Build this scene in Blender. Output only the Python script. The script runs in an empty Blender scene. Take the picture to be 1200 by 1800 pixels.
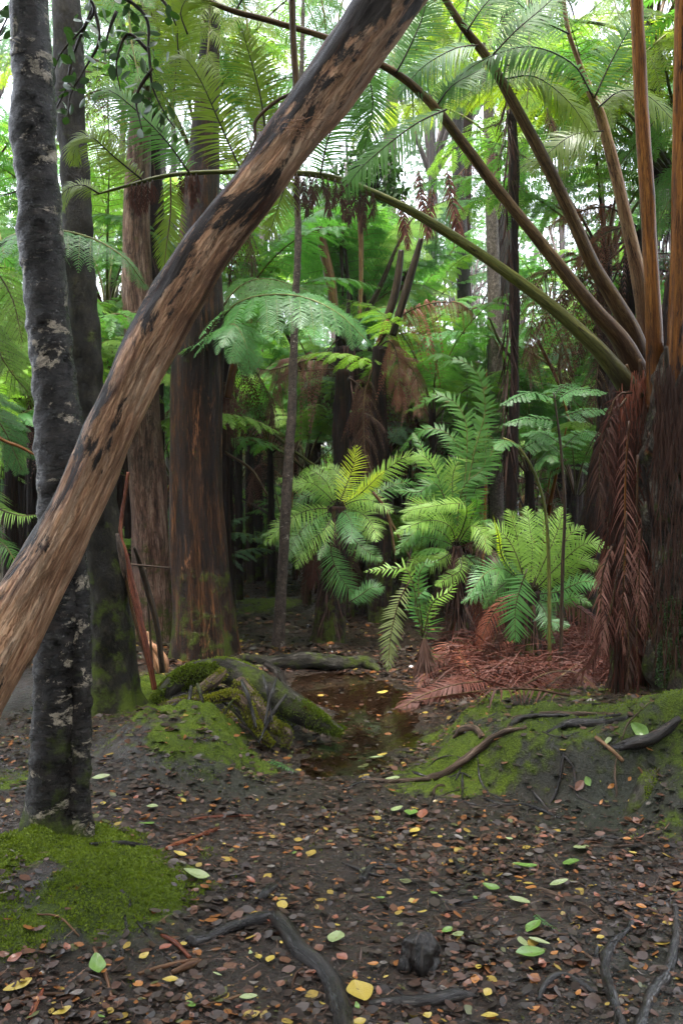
import bpy, math, random
import numpy as np
from mathutils import Vector
R = math.radians
rng = np.random.default_rng(7)
random.seed(7)
sc = bpy.context.scene
col = sc.collection

# ------------------------------------------------------------------ camera, sky, sun, exposure
CAMZ, F = 1.6, 1700.0
cd = bpy.data.cameras.new('camera')
cam = bpy.data.objects.new('camera', cd); col.objects.link(cam)
TILT = math.atan(50 / F)
cam.location = (0, 0, CAMZ); cam.rotation_euler = (math.pi / 2 - TILT, 0, 0)
cd.sensor_fit = 'VERTICAL'; cd.sensor_height = 36; cd.lens = 36 * F / 1800
cd.clip_start = 0.05; cd.clip_end = 500
sc.camera = cam
w = bpy.data.worlds.new('World'); sc.world = w; w.use_nodes = True
wn = w.node_tree; wn.nodes.clear()
wo = wn.nodes.new('ShaderNodeOutputWorld'); bg = wn.nodes.new('ShaderNodeBackground')
sky = wn.nodes.new('ShaderNodeTexSky'); sky.sky_type = 'NISHITA'; sky.sun_disc = False
SUN_EL, SUN_AZ = 76, 200
sky.sun_elevation = R(SUN_EL); sky.sun_rotation = R(SUN_AZ); sky.dust_density = 4.0; sky.air_density = 1.0
hs = wn.nodes.new('ShaderNodeHueSaturation'); hs.inputs['Saturation'].default_value = 0.35
wn.links.new(sky.outputs[0], hs.inputs['Color']); wn.links.new(hs.outputs[0], bg.inputs[0])
bg.inputs[1].default_value = 0.15
wn.links.new(bg.outputs[0], wo.inputs[0])
sl = bpy.data.lights.new('sun', 'SUN'); sl.energy = 1.5; sl.angle = R(14); sl.color = (1.0, 0.97, 0.92)
so = bpy.data.objects.new('sun', sl); col.objects.link(so)
so.rotation_euler = (R(90 - SUN_EL), 0, R(180 - SUN_AZ))
sc.view_settings.view_transform = 'Standard'; sc.view_settings.look = 'None'
sc.view_settings.gamma = 1.0; sc.view_settings.exposure = 2.95
sc.cycles.use_denoising = True
sc.cycles.max_bounces = 7; sc.cycles.diffuse_bounces = 3; sc.cycles.glossy_bounces = 2
sc.cycles.transmission_bounces = 4; sc.cycles.transparent_max_bounces = 8; sc.cycles.volume_bounces = 0
sc.cycles.caustics_reflective = False; sc.cycles.caustics_refractive = False
sc.cycles.sample_clamp_indirect = 4.0

# ------------------------------------------------------------------ numeric noise
def _hash(ix, iy, iz):
    n = (ix * 374761393 + iy * 668265263 + iz * 2147483647 + 1013904223) & 0xFFFFFFFF
    n = ((n ^ (n >> 13)) * 1274126177) & 0xFFFFFFFF
    n = (n ^ (n >> 16)) & 0xFFFFFFFF
    return n / 4294967295.0
def vnoise(P):
    P = np.asarray(P, float); I = np.floor(P).astype(np.int64); f = P - I; f = f * f * (3 - 2 * f)
    r = 0
    for dx in (0, 1):
        for dy in (0, 1):
            for dz in (0, 1):
                wgt = (f[..., 0] if dx else 1 - f[..., 0]) * (f[..., 1] if dy else 1 - f[..., 1]) * (f[..., 2] if dz else 1 - f[..., 2])
                r = r + wgt * _hash(I[..., 0] + dx, I[..., 1] + dy, I[..., 2] + dz)
    return r * 2 - 1
def fbm(P, oct=3):
    r, a, s = 0, 1.0, 1.0
    for o in range(oct):
        r = r + a * vnoise(np.asarray(P) * s + 17.3 * o); a *= .5; s *= 2.03
    return r
def unit(v):
    v = np.asarray(v, float); return v / np.maximum(np.linalg.norm(v, axis=-1, keepdims=True), 1e-9)

# ------------------------------------------------------------------ terrain and pixel helpers
PC, PR = (0.13, 6.5), (0.62, 1.42)
WATER_Z = -0.045
def gauss(x, y, cx, cy, rx, ry, p=1.0):
    return np.exp(-(((x - cx) / rx) ** 2 + ((y - cy) / ry) ** 2) ** p)
def sstep(a, b, x):
    t = np.clip((x - a) / (b - a), 0, 1); return t * t * (3 - 2 * t)
POND = np.array([(500, 1188), (560, 1184), (640, 1186), (700, 1198), (712, 1225), (742, 1258), (748, 1296), (712, 1326), (662, 1352), (628, 1374), (560, 1372), (512, 1362), (506, 1342), (552, 1318), (600, 1290), (592, 1268), (540, 1236), (505, 1212)], float)
_y = (CAMZ - WATER_Z) * F / (POND[:, 1] - 850); PXY = np.stack([(POND[:, 0] - 600) / F * _y, _y], -1)
def pond_f(x, y):
    # signed distance to the shore line, negative inside
    d = np.full(np.shape(x), 1e9); ins = np.zeros(np.shape(x), bool)
    for a, b in zip(PXY, np.roll(PXY, -1, 0)):
        e = b - a; wx, wy = x - a[0], y - a[1]; t = np.clip((wx * e[0] + wy * e[1]) / (e @ e), 0, 1)
        d = np.minimum(d, np.hypot(wx - e[0] * t, wy - e[1] * t))
        c = ((a[1] > y) != (b[1] > y)) & (x < (b[0] - a[0]) * (y - a[1]) / (b[1] - a[1] + 1e-12) + a[0]); ins ^= c
    return np.where(ins, -d, d)
def moss_amt(x, y):
    a = 1.35 * gauss(x, y, -1.14, 3.66, .56, .56, 1.6)
    a = np.maximum(a, 1.2 * gauss(x, y, -.85, 5.6, .5, .55, 1.5) )
    a = np.maximum(a, 1.0 * gauss(x, y, -1.4, 6.7, .6, .9))
    a = np.maximum(a, 1.1 * gauss(x, y, 1.35, 6.0, 1.0, .7, 1.3)); a = np.maximum(a, .75 * gauss(x, y, 1.35, 5.2, .8, .3)); a = np.maximum(a, 1.0 * gauss(x, y, .55, 5.3, .35, .35))
    a = np.maximum(a, .95 * gauss(x, y, 1.75, 4.8, .45, .7, 1.4)); a = np.maximum(a, .55 * gauss(x, y, 1.15, 5.3, .6, .4))
    a = np.maximum(a, .8 * gauss(x, y, -1.0, 12.5, .6, 1.2)); a = np.maximum(a, .9 * gauss(x, y, -1.3, 9.3, .5, .6)); a = np.maximum(a, .9 * gauss(x, y, -1.9, 4.9, .35, .5))
    P = np.stack([x, y, np.asarray(x) * 0], -1); return a * (.92 + .62 * fbm(P * 2.6 + 3, 3)) + .10 * fbm(P * 11, 2) * (a > .2)
def height(x, y):
    x = np.asarray(x, float); y = np.asarray(y, float)
    P = np.stack([x, y, x * 0], -1)
    h = .05 * fbm(P * .8, 2) + .018 * fbm(P * 3.1 + 5, 2)
    h = h + .17 * gauss(x, y, -1.12, 3.68, .5, .58, 1.3)            # moss mound under the near tree
    h = h + .24 * gauss(x, y, -.9, 5.55, .42, .5, 1.3)               # moss mound by the root arch
    h = h + .12 * gauss(x, y, -1.5, 6.8, .5, .5) + .1 * gauss(x, y, -1.2, 8.6, .9, .8)
    edge = 4.95 + .22 * np.sin(x * 2.4 + .6) + .25 * np.clip(1.0 - x, 0, 1)
    bank = sstep(edge - .1, edge + .12, y + .04 * fbm(P * 5, 2)) * (1 - sstep(5.6, 7.4, y)) * sstep(.25, .95, x) * (1 - .5 * sstep(2.6, 4, x))
    h = h + .27 * bank
    h = h + .30 * gauss(x, y, 1.75, 4.75, .33, .6) + .15 * gauss(x, y, 2.4, 6.2, .7, .8)
    f = pond_f(x, y)
    f = f + .05 * fbm(P * 4 + 3, 3)
    h = (h + .01) * sstep(0, .5, f) + WATER_Z * (1 - sstep(0, .5, f)) + .012 * sstep(0, .08, f) - .09 * sstep(0.0, .35, -f) + .012 * fbm(P * 6 + 9, 2) * (f < .4)
    far = np.maximum(0, y - 14)
    h = h + .25 * fbm(P * .15, 2) * sstep(9, 20, y + np.abs(x) * .8) + far * .004 + .03 * np.maximum(0, np.abs(x) - 4)
    near = (np.abs(x) < 4) & (y < 10) & (y > 2); h = h + .006 * fbm(P * 14, 2)
    h = h + near * .05 * np.clip(moss_amt(x, y), 0, 1) * np.abs(fbm(P * 6.5 + 1, 3)) * sstep(0, .4, pond_f(x, y))
    return h
def hz(x, y): return float(height(np.array(x), np.array(y)))
def ray(px, py):
    a, b = (px - 600) / F, (900 - py) / F
    ct, st = math.cos(TILT), math.sin(TILT)
    return np.array([a, ct + b * st, b * ct - st])
def at(px, py, Y):
    d = ray(px, py); return np.array([0, 0, CAMZ]) + d * (Y / d[1])
def gp(px, py, dz=0.0):
    d = ray(px, py); lo = 1.5
    ys = np.linspace(1.6, 60, 6000); pts = np.array([0, 0, CAMZ]) + d[None, :] * (ys / d[1])[:, None]
    under = np.where(pts[:, 2] < height(pts[:, 0], pts[:, 1]))[0]
    p = pts[under[0]] if len(under) else pts[-1]
    return np.array([p[0], p[1], hz(p[0], p[1]) + dz])
def to_px(p):
    v = np.asarray(p, float) - np.array([0, 0, CAMZ]); ct, st = math.cos(TILT), math.sin(TILT)
    dep = v[1] * ct - v[2] * st; up = v[1] * st + v[2] * ct
    return 600 + F * v[0] / dep, 900 - F * up / dep

# ------------------------------------------------------------------ mesh collector
WL = {}
class Geo:
    def __init__(s): s.V = []; s.Fs = []; s.T = []; s.n = 0; s.mi = []
    def add(s, V, Fc, T=None, mi=0):
        V = np.asarray(V, float).reshape(-1, 3); Fc = np.asarray(Fc, np.int64)
        s.V.append(V); s.T.append(V if T is None else T)
        s.Fs.append(Fc + s.n); s.mi.append(mi); s.n += len(V); return s
    def data(s, name, mats, off=(0, 0, 0), smooth=True):
        me = bpy.data.meshes.new(name)
        V = np.concatenate(s.V) - np.asarray(off); me.vertices.add(len(V)); me.vertices.foreach_set('co', V.astype(np.float32).ravel())
        tot = np.concatenate([np.full(len(f), f.shape[1]) for f in s.Fs]); loops = np.concatenate([f.ravel() for f in s.Fs])
        me.loops.add(len(loops)); me.loops.foreach_set('vertex_index', loops.astype(np.int32))
        me.polygons.add(len(tot)); me.polygons.foreach_set('loop_start', np.concatenate([[0], np.cumsum(tot)[:-1]]).astype(np.int32))
        me.polygons.foreach_set('loop_total', tot.astype(np.int32))
        me.polygons.foreach_set('material_index', np.concatenate([np.full(len(f), m) for f, m in zip(s.Fs, s.mi)]).astype(np.int32))
        me.polygons.foreach_set('use_smooth', np.full(len(tot), smooth))
        a = me.attributes.new('tc', 'FLOAT_VECTOR', 'POINT'); a.data.foreach_set('vector', np.concatenate(s.T).astype(np.float32).ravel())
        for m in (mats if isinstance(mats, (list, tuple)) else [mats]): me.materials.append(m)
        me.update(); me.validate(); return me
    def build(s, name, mats, parent=None, smooth=True, origin=None):
        off = np.asarray(WL[parent.name]) if parent is not None else (np.zeros(3) if origin is None else np.asarray(origin, float))
        o = bpy.data.objects.new(name, s.data(name, mats, off, smooth)); col.objects.link(o)
        if parent is not None: o.parent = parent
        elif origin is not None: o.location = off
        WL[o.name] = off
        return o
def tag(o, label=None, cat=None, group=None, kind=None):
    if label: o['label'] = label
    if cat: o['category'] = cat
    if group: o['group'] = group
    if kind: o['kind'] = kind
    return o
def thing(name, label, cat, loc, group=None):
    o = bpy.data.objects.new(name, None); col.objects.link(o); o.location = tuple(loc); o.empty_display_size = .1
    WL[o.name] = np.asarray(loc, float)
    return tag(o, label, cat, group)

def crom(P, n):
    P = np.asarray(P, float)
    if len(P) == 2: t = np.linspace(0, 1, n)[:, None]; return P[0] * (1 - t) + P[1] * t
    Q = np.vstack([2 * P[0] - P[1], P, 2 * P[-1] - P[-2]])
    seg = np.linalg.norm(np.diff(P[:, :3], axis=0), axis=1); c = np.concatenate([[0], np.cumsum(seg)]); s = np.linspace(0, c[-1], n)
    i = np.clip(np.searchsorted(c, s, side='right') - 1, 0, len(P) - 2); u = ((s - c[i]) / np.maximum(seg[i], 1e-9))[:, None]
    a, b, cc, d = Q[i], Q[i + 1], Q[i + 2], Q[i + 3]
    return .5 * (2 * b + (cc - a) * u + (2 * a - 5 * b + 4 * cc - d) * u * u + (3 * b - a - 3 * cc + d) * u ** 3)
def tube(geo, ctrl, rad, ns=12, step=.05, amp=0.0, freq=4.0, zs=.35, mi=0, lobes=0, seed=0.0, minn=3, flare=None):
    """ctrl (k,3), rad (k,) -> bumpy tube; tc = unrolled cylinder coordinates"""
    ctrl = np.asarray(ctrl, float); rad = np.asarray(rad, float) * np.ones(len(ctrl))
    L = np.linalg.norm(np.diff(ctrl, axis=0), axis=1).sum(); n = max(minn, int(L / step) + 1)
    C = crom(np.hstack([ctrl, rad[:, None]]), n); P, r = C[:, :3], np.maximum(C[:, 3], .0004)
    T = unit(np.gradient(P, axis=0)); S = np.zeros_like(P); s = np.cross(T[0], (0, 1, 0.01)); s = unit(s)
    for i in range(n):
        s = unit(s - T[i] * np.dot(s, T[i])); S[i] = s
    B = np.cross(T, S); ln = np.concatenate([[0], np.cumsum(np.linalg.norm(np.diff(P, axis=0), axis=1))])
    a = np.linspace(0, 2 * np.pi, ns, endpoint=False)
    ca, sa = np.cos(a)[None, :, None], np.sin(a)[None, :, None]
    rr = np.repeat(r[:, None], ns, 1); rmax = rad.max()
    tc = np.stack([np.cos(a)[None] * rr, np.sin(a)[None] * rr, np.repeat(ln[:, None], ns, 1)], -1)
    if lobes: rr = rr * (1 + .10 * np.sin(lobes * a[None] + 1.5 * ln[:, None] / max(L, .1) + seed))
    if amp: rr = rr + amp * fbm(tc * np.array([freq, freq, freq * zs]) + seed, 3) * (rr / rmax) ** .5
    if flare is not None:
        fa, fz, nl = flare
        rr = rr * (1 + fa * np.exp(-ln[:, None] / fz) * (.55 + .45 * np.sin(nl * a[None] + seed)))
    V = P[:, None] + S[:, None] * ca * rr[..., None] + B[:, None] * sa * rr[..., None]
    i, j = np.meshgrid(np.arange(n - 1), np.arange(ns), indexing='ij'); j2 = (j + 1) % ns
    Fq = np.stack([i * ns + j, i * ns + j2, (i + 1) * ns + j2, (i + 1) * ns + j], -1).reshape(-1, 4)
    base = geo.n
    geo.add(V, Fq, tc.reshape(-1, 3) + np.array([seed, seed, 0]), mi)
    if ns > 3:
        k = geo.n; geo.add(np.vstack([P[0], P[-1]]), np.array([[0, 1, 0]])[:0].reshape(0, 3), np.vstack([tc[0].mean(0), tc[-1].mean(0)]) + np.array([seed, seed, 0]), mi)
        jj = np.arange(ns); c0 = np.stack([np.full(ns, k), base + (jj + 1) % ns, base + jj], -1); e = base + (n - 1) * ns
        c1 = np.stack([np.full(ns, k + 1), e + jj, e + (jj + 1) % ns], -1)
        geo.Fs[-1] = np.vstack([c0, c1])
    return P, r, T

# ------------------------------------------------------------------ materials
def new_mat(name):
    m = bpy.data.materials.new(name); m.use_nodes = True; m.node_tree.nodes.clear(); return m, m.node_tree
class NT:
    def __init__(s, nt): s.t = nt
    def n(s, typ, **kw):
        nd = s.t.nodes.new(typ)
        for k, v in kw.items():
            if k.startswith('_'): setattr(nd, k[1:], v)
            else:
                key = int(k[1:]) if k[0] == 'i' and k[1:].isdigit() else k.replace('__', ' ')
                inp = nd.inputs[key]
                if isinstance(v, bpy.types.NodeSocket): s.t.links.new(v, inp)
                else: inp.default_value = v
        return nd
    def ramp(s, fac, stops, mode='LINEAR'):
        nd = s.t.nodes.new('ShaderNodeValToRGB'); nd.color_ramp.interpolation = mode
        s.t.links.new(fac, nd.inputs[0]); e = nd.color_ramp.elements
        while len(e) < len(stops): e.new(.5)
        for q, (p, c) in zip(e, stops):
            q.position = p; q.color = (*c, 1) if len(c) == 3 else c
        return nd.outputs[0]
    def mix(s, f, a, b, mode='MIX'):
        nd = s.t.nodes.new('ShaderNodeMix'); nd.data_type = 'RGBA'; nd.blend_type = mode
        for k, v in ((0, f), (6, a), (7, b)):
            if isinstance(v, bpy.types.NodeSocket): s.t.links.new(v, nd.inputs[k])
            else: nd.inputs[k].default_value = v if k == 0 or len(v) == 4 else (*v, 1)
        return nd.outputs[2]
    def math(s, op, a, b=0.0, clamp=False):
        nd = s.t.nodes.new('ShaderNodeMath'); nd.operation = op; nd.use_clamp = clamp
        for k, v in ((0, a), (1, b)):
            if isinstance(v, bpy.types.NodeSocket): s.t.links.new(v, nd.inputs[k])
            else: nd.inputs[k].default_value = v
        return nd.outputs[0]
    def noise(s, vec, scale, detail=4, rough=.6, stretch=None, dist=0.0):
        if stretch is not None: vec = s.n('ShaderNodeMapping', Vector=vec, Scale=stretch).outputs[0]
        return s.n('ShaderNodeTexNoise', Vector=vec, Scale=scale, Detail=detail, Roughness=rough, Distortion=dist).outputs[0]
    def attr(s, name): return s.n('ShaderNodeAttribute', _attribute_name=name)
    def out(s, shader, bump=None): s.t.links.new(shader, s.n('ShaderNodeOutputMaterial').inputs[0])
MOSS_A, MOSS_B = (.02, .034, .006), (.09, .12, .012)
def bark(name, c0, c1, c2, stretch=(1, 1, .2), scale=18, patch=None, patch2=None, moss=None, rough=(.35, .75), bump=.5, bdist=.012, upper=None, foot=None, cracks=.8, wet=.05):
    m, t = new_mat(name); k = NT(t)
    tc = k.attr('tc').outputs['Vector']
    n1 = k.noise(tc, scale, 5, .65, stretch); n2 = k.noise(tc, scale * 4.2, 4, .7, stretch)
    f = k.math('ADD', k.math('MULTIPLY', n1, .65), k.math('MULTIPLY', n2, .35))
    c = k.ramp(f, [(.36, c0), (.5, c1), (.66, c2)])
    cn_ = k.noise(tc, scale * .55, 6, .72, stretch, .6); cr = k.math('ABSOLUTE', k.math('SUBTRACT', cn_, .5))
    cn2 = k.noise(tc, scale * 1.9, 5, .75, stretch, .8); cr2 = k.math('ABSOLUTE', k.math('SUBTRACT', cn2, .52))
    crk = k.math('MULTIPLY', k.ramp(cr, [(.0, (.12, .12, .12)), (.035, (1, 1, 1))]), k.ramp(cr2, [(.0, (.35, .35, .35)), (.03, (1, 1, 1))]))
    bsum = k.math('ADD', f, k.math('MULTIPLY', crk, .5)); cmul = crk
    for p in (patch, patch2):
        if p is None: continue
        pc, thr, psc, pst, soft = p
        pn = k.noise(tc, psc, 8, .74, pst, .5)
        if upper is not None and p is patch:
            nz = k.n('ShaderNodeSeparateXYZ', Vector=k.n('ShaderNodeNewGeometry').outputs['Normal']).outputs
            side = k.math('ADD', k.math('MULTIPLY', nz[2], .8), k.math('MULTIPLY', nz[0], -.6))
            pn = k.math('ADD', pn, k.math('MULTIPLY', side, upper[0]))
            ln = k.n('ShaderNodeSeparateXYZ', Vector=tc).outputs[2]
            pn = k.math('ADD', pn, k.math('MULTIPLY', k.n('ShaderNodeMapRange', Value=ln, i1=upper[1], i2=upper[2]).outputs[0], upper[3]))
        mask = k.ramp(pn, [(thr, (0, 0, 0)), (thr + soft, (1, 1, 1))])
        pcol = k.mix(n2, tuple(x * .6 for x in pc), tuple(min(1, x * 1.35) for x in pc))
        c = k.mix(mask, c, pcol); bsum = k.math('ADD', bsum, k.math('MULTIPLY', mask, .5))
    c = k.mix(cracks, c, cmul, 'MULTIPLY')
    if foot is not None:
        ln = k.n('ShaderNodeSeparateXYZ', Vector=tc).outputs[2]
        fm = k.n('ShaderNodeMapRange', Value=k.math('ADD', ln, k.math('MULTIPLY', k.math('SUBTRACT', k.noise(tc, 9, 4, .7, (1, 1, .25)), .5), foot[1] * 1.6)), i1=0.0, i2=foot[1], i3=1.0, i4=0.0).outputs[0]
        c = k.mix(k.math('MULTIPLY', fm, foot[2]), c, foot[0])
    rgh = k.n('ShaderNodeMapRange', Value=n1, i1=.3, i2=.7, i3=rough[0], i4=rough[1]).outputs[0]
    if moss is not None:
        amt, z0, z1 = moss
        pos = k.n('ShaderNodeNewGeometry').outputs['Position']; z = k.n('ShaderNodeSeparateXYZ', Vector=pos).outputs[2]
        g = k.n('ShaderNodeMapRange', Value=z, i1=z0, i2=z1, i3=amt, i4=0.0).outputs[0]
        mn = k.noise(pos, 7, 5, .7); mm = k.ramp(k.math('ADD', mn, g), [(.62, (0, 0, 0)), (.78, (1, 1, 1))])
        mf = k.noise(pos, 90, 3, .7)
        c = k.mix(mm, c, k.mix(mf, MOSS_A, MOSS_B)); rgh = k.mix(mm, rgh, (.9, .9, .9))
        bsum = k.math('ADD', bsum, k.math('MULTIPLY', k.math('MULTIPLY', mm, mf), 1.2))
    b = k.n('ShaderNodeBump', Height=bsum, Strength=bump, Distance=bdist).outputs[0]
    p = k.n('ShaderNodeBsdfPrincipled', Base__Color=c, Roughness=rgh, Normal=b); p.inputs['Specular IOR Level'].default_value = .13
    p.inputs['Coat Weight'].default_value = wet; p.inputs['Coat Roughness'].default_value = .10; t.links.new(b, p.inputs['Coat Normal'])
    k.out(p.outputs[0]); return m
def leafmat(name, c0, c1, trans=.35, rough=.38, tint=(1.25, 1.5, .5), spec=.5, c2=None):
    m, t = new_mat(name); k = NT(t)
    g = k.n('ShaderNodeNewGeometry'); ri = g.outputs['Random Per Island']; ob = k.n('ShaderNodeObjectInfo').outputs['Random']
    pos = g.outputs['Position']; n = k.noise(pos, 3.0, 2, .5)
    f = k.math('ADD', k.math('MULTIPLY', ri, .35), k.math('ADD', k.math('MULTIPLY', ob, .35), k.math('MULTIPLY', n, .4)))
    c = k.mix(f, c0, c1)
    if c2 is not None: c = k.mix(k.ramp(k.noise(pos, 11, 4, .7), [(.64, (0, 0, 0)), (.70, (1, 1, 1))]), c, c2)
    p = k.n('ShaderNodeBsdfPrincipled', Base__Color=c, Roughness=rough); p.inputs['Specular IOR Level'].default_value = spec
    tr = k.n('ShaderNodeBsdfTranslucent', Color=k.mix(1.0, c, tint, 'MULTIPLY'))
    k.out(k.n('ShaderNodeMixShader', i0=trans, i1=p.outputs[0], i2=tr.outputs[0]).outputs[0]); return m

M = {}
M['fern'] = leafmat('fern_green', (.045, .135, .028), (.11, .26, .05), .48, .45, (1.15, 1.3, .65), .32, (.13, .10, .03))
M['fern_cool'] = leafmat('fern_bluish', (.045, .14, .045), (.10, .24, .07), .42, .42, (1.25, 1.5, .5), .36)
M['fern_lime'] = leafmat('fern_lime', (.12, .25, .04), (.24, .39, .06), .42, .5, (1.1, 1.25, .65), .3, (.22, .20, .04))
M['fern_yellow'] = leafmat('fern_yellow', (.42, .52, .03), (.60, .68, .06), .45, .4)
M['fern_olive'] = leafmat('fern_olive', (.10, .17, .025), (.20, .28, .04), .58, .36, (1.5, 1.5, .4))
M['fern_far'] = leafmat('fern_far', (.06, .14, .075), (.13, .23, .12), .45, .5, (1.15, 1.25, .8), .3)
M['fern_pale'] = leafmat('fern_pale', (.15, .2, .07), (.24, .28, .12), .35, .5)
M['dead'] = leafmat('dead_frond', (.034, .011, .007), (.105, .030, .018), .12, .6, (1.3, .9, .7), .25)
M['dead_dark'] = leafmat('dead_frond_dark', (.025, .012, .008), (.07, .03, .018), .1, .6, (1.3, .9, .7), .25)
M['dead_rust'] = leafmat('dead_frond_rust', (.13, .04, .022), (.27, .085, .045), .25, .45, (1.4, .8, .5))
M['dead_pink'] = leafmat('dead_frond_pink', (.14, .055, .04), (.27, .12, .085), .25, .5, (1.2, .9, .8))
M['leaf_dark'] = leafmat('dark_leaf', (.015, .045, .014), (.05, .11, .02), .25, .3)
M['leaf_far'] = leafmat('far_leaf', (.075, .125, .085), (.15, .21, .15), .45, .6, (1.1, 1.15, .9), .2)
M['stipe_dark'] = bark('stipe_dark', (.012, .009, .007), (.03, .02, .013), (.07, .045, .02), (1, 1, .1), 60, rough=(.3, .6), bump=.2, bdist=.002)
M['stipe_green'] = bark('stipe_green', (.05, .055, .012), (.12, .13, .03), (.24, .22, .06), (1, 1, .06), 50, patch=((.03, .02, .01), .62, 9, (1, 1, .25), .03), rough=(.25, .5), bump=.2, bdist=.003, foot=((.02, .012, .008), .9, .9))
M['stipe_orange'] = bark('stipe_orange', (.07, .024, .006), (.25, .092, .016), (.42, .19, .04), (1, 1, .05), 45, patch=((.02, .01, .007), .56, 9, (1, 1, .2), .04), rough=(.25, .5), bump=.25, bdist=.003, foot=((.03, .012, .006), 1.0, .85))
M['stipe_tan'] = bark('stipe_tan', (.13, .06, .03), (.28, .16, .08), (.42, .28, .14), (1, 1, .06), 45, patch=((.06, .03, .02), .57, 11, (1, 1, .2), .05), rough=(.3, .6), bump=.25, bdist=.003, foot=((.05, .02, .012), 1.1, .8))
M['stipe_brown'] = bark('stipe_brown', (.03, .017, .008), (.12, .07, .028), (.28, .19, .075), (1, 1, .08), 50, patch=((.12, .12, .03), .56, 6, (1, 1, .2), .1), rough=(.3, .6), bump=.25, bdist=.003, foot=((.03, .012, .008), .9, .8))
M['trunk_near'] = bark('wet_dark_bark', (.004, .003, .003), (.009, .007, .006), (.034, .026, .022), (1, 1, 2.4), 16,
    patch=((.42, .36, .28), .57, 6.0, (1, 1, 1.6), .03), patch2=((.15, .065, .02), .64, 8, (1, 1, .6), .05), moss=(.24, .0, .9), rough=(.18, .4), bump=.8, wet=.22)
M['trunk_moss'] = bark('mossy_bark', (.007, .006, .004), (.018, .015, .010), (.045, .042, .025), (1, 1, .7), 14, moss=(.22, 0, 1.5), rough=(.45, .85), bump=.7, patch=((.10, .08, .05), .64, 7, (1, 1, .5), .08))
M['trunk_grey'] = bark('speckled_grey_bark', (.05, .035, .03), (.13, .10, .085), (.26, .21, .18), (1, 1, .8), 34, rough=(.4, .7), bump=.5, moss=(.3, 0, 1.6))
M['trunk_pink'] = bark('flaking_pink_bark', (.05, .022, .016), (.19, .10, .07), (.46, .31, .24), (1, 1, .12), 22, patch=((.04, .03, .02), .56, 5, (1, 1, .5), .1), moss=(.2, 0, 1.3), rough=(.35, .7), bump=.9)
M['trunk_brown'] = bark('dark_brown_bark', (.007, .004, .003), (.026, .012, .006), (.12, .05, .018), (1, 1, .10), 20, patch=((.26, .11, .045), .595, 9, (1, 1, .2), .05), moss=(.17, 0, 1.3), rough=(.35, .7), bump=1.0)
M['trunk_lichen'] = bark('lichened_bark', (.03, .022, .018), (.075, .055, .045), (.16, .12, .1), (1, 1, .9), 30, patch=((.42, .38, .32), .60, 14, (1, 1, 1), .05), rough=(.4, .7), bump=.6)
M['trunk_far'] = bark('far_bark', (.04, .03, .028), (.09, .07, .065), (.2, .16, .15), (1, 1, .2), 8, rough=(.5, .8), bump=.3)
M['trunk_black'] = bark('dark_wet_bark', (.010, .008, .007), (.022, .018, .015), (.055, .045, .04), (1, 1, .3), 14, rough=(.4, .7), bump=.5, moss=(.25, 0, 1.5))
M['fern_trunk'] = bark('fibrous_fern_trunk', (.006, .004, .003), (.02, .009, .006), (.07, .028, .015), (1, 1, .08), 40, patch=((.30, .09, .02), .68, 7, (1, 1, .2), .04), moss=(.2, 0, 1.5), rough=(.5, .85), bump=.8)
M['fern_trunk_grey'] = bark('mossy_fern_trunk', (.012, .010, .008), (.04, .03, .02), (.12, .11, .09), (1, 1, .5), 30, patch=((.16, .05, .02), .62, 7, (1, 1, .3), .05), moss=(.12, 0, 3.4), rough=(.5, .85), bump=.9)
M['log'] = bark('peeling_log', (.20, .085, .045), (.46, .26, .15), (.66, .47, .33), (1, 1, .11), 34, patch=((.03, .023, .02), .535, 11.0, (1, 1, .30), .05),
    patch2=((.09, .035, .018), .55, 12, (1, 1, .10), .08), upper=(.09, 1.8, 4.2, .10), cracks=.4, rough=(.3, .6), bump=1.0, bdist=.012)
M['root'] = bark('wet_root', wet=.4, c0=(.006, .005, .005), c1=(.014, .011, .010), c2=(.05, .04, .034), stretch=(1, 1, .12), scale=40, rough=(.18, .45), bump=.6, bdist=.006, patch=((.13, .07, .04), .66, 8, (1, 1, .3), .05))
M['root_dry'] = bark('pale_root', (.025, .017, .012), (.07, .045, .03), (.19, .13, .095), (1, 1, .08), 45, rough=(.3, .6), bump=.6, bdist=.005)
M['root_moss'] = bark('mossy_root', (.012, .010, .008), (.03, .026, .02), (.09, .08, .07), (1, 1, .3), 20, moss=(.14, 0, 5), rough=(.4, .8), bump=.8)
M['stick_red'] = bark('red_wet_stick', (.05, .012, .006), (.14, .04, .02), (.26, .1, .05), (1, 1, .08), 50, rough=(.15, .35), bump=.3, bdist=.003)
M['bark_orange'] = bark('orange_bark', (.28, .12, .06), (.42, .22, .12), (.6, .36, .22), (1, 1, .1), 50, rough=(.3, .6), bump=.4, bdist=.003)

def litter_mat(name, stops, rough=.5):
    m, t = new_mat(name); k = NT(t); g = k.n('ShaderNodeNewGeometry')
    c = k.ramp(g.outputs['Random Per Island'], stops, 'CONSTANT')
    n = k.noise(g.outputs['Position'], 60, 3, .6); c = k.mix(k.math('MULTIPLY', n, .8), c, (.02, .014, .01), 'MIX')
    p = k.n('ShaderNodeBsdfPrincipled', Base__Color=c, Roughness=rough); p.inputs['Specular IOR Level'].default_value = .15; p.inputs['Coat Weight'].default_value = .22; p.inputs['Coat Roughness'].default_value = .12
    k.out(p.outputs[0]); return m
M['litter'] = litter_mat('leaf_litter', [(0, (.024, .014, .010)), (.16, (.05, .025, .016)), (.31, (.085, .037, .022)), (.43, (.045, .032, .026)), (.58, (.13, .055, .03)),
    (.68, (.018, .013, .011)), (.80, (.075, .055, .045)), (.89, (.26, .095, .022)), (.94, (.11, .12, .035)), (.965, (.36, .25, .045))])
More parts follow.
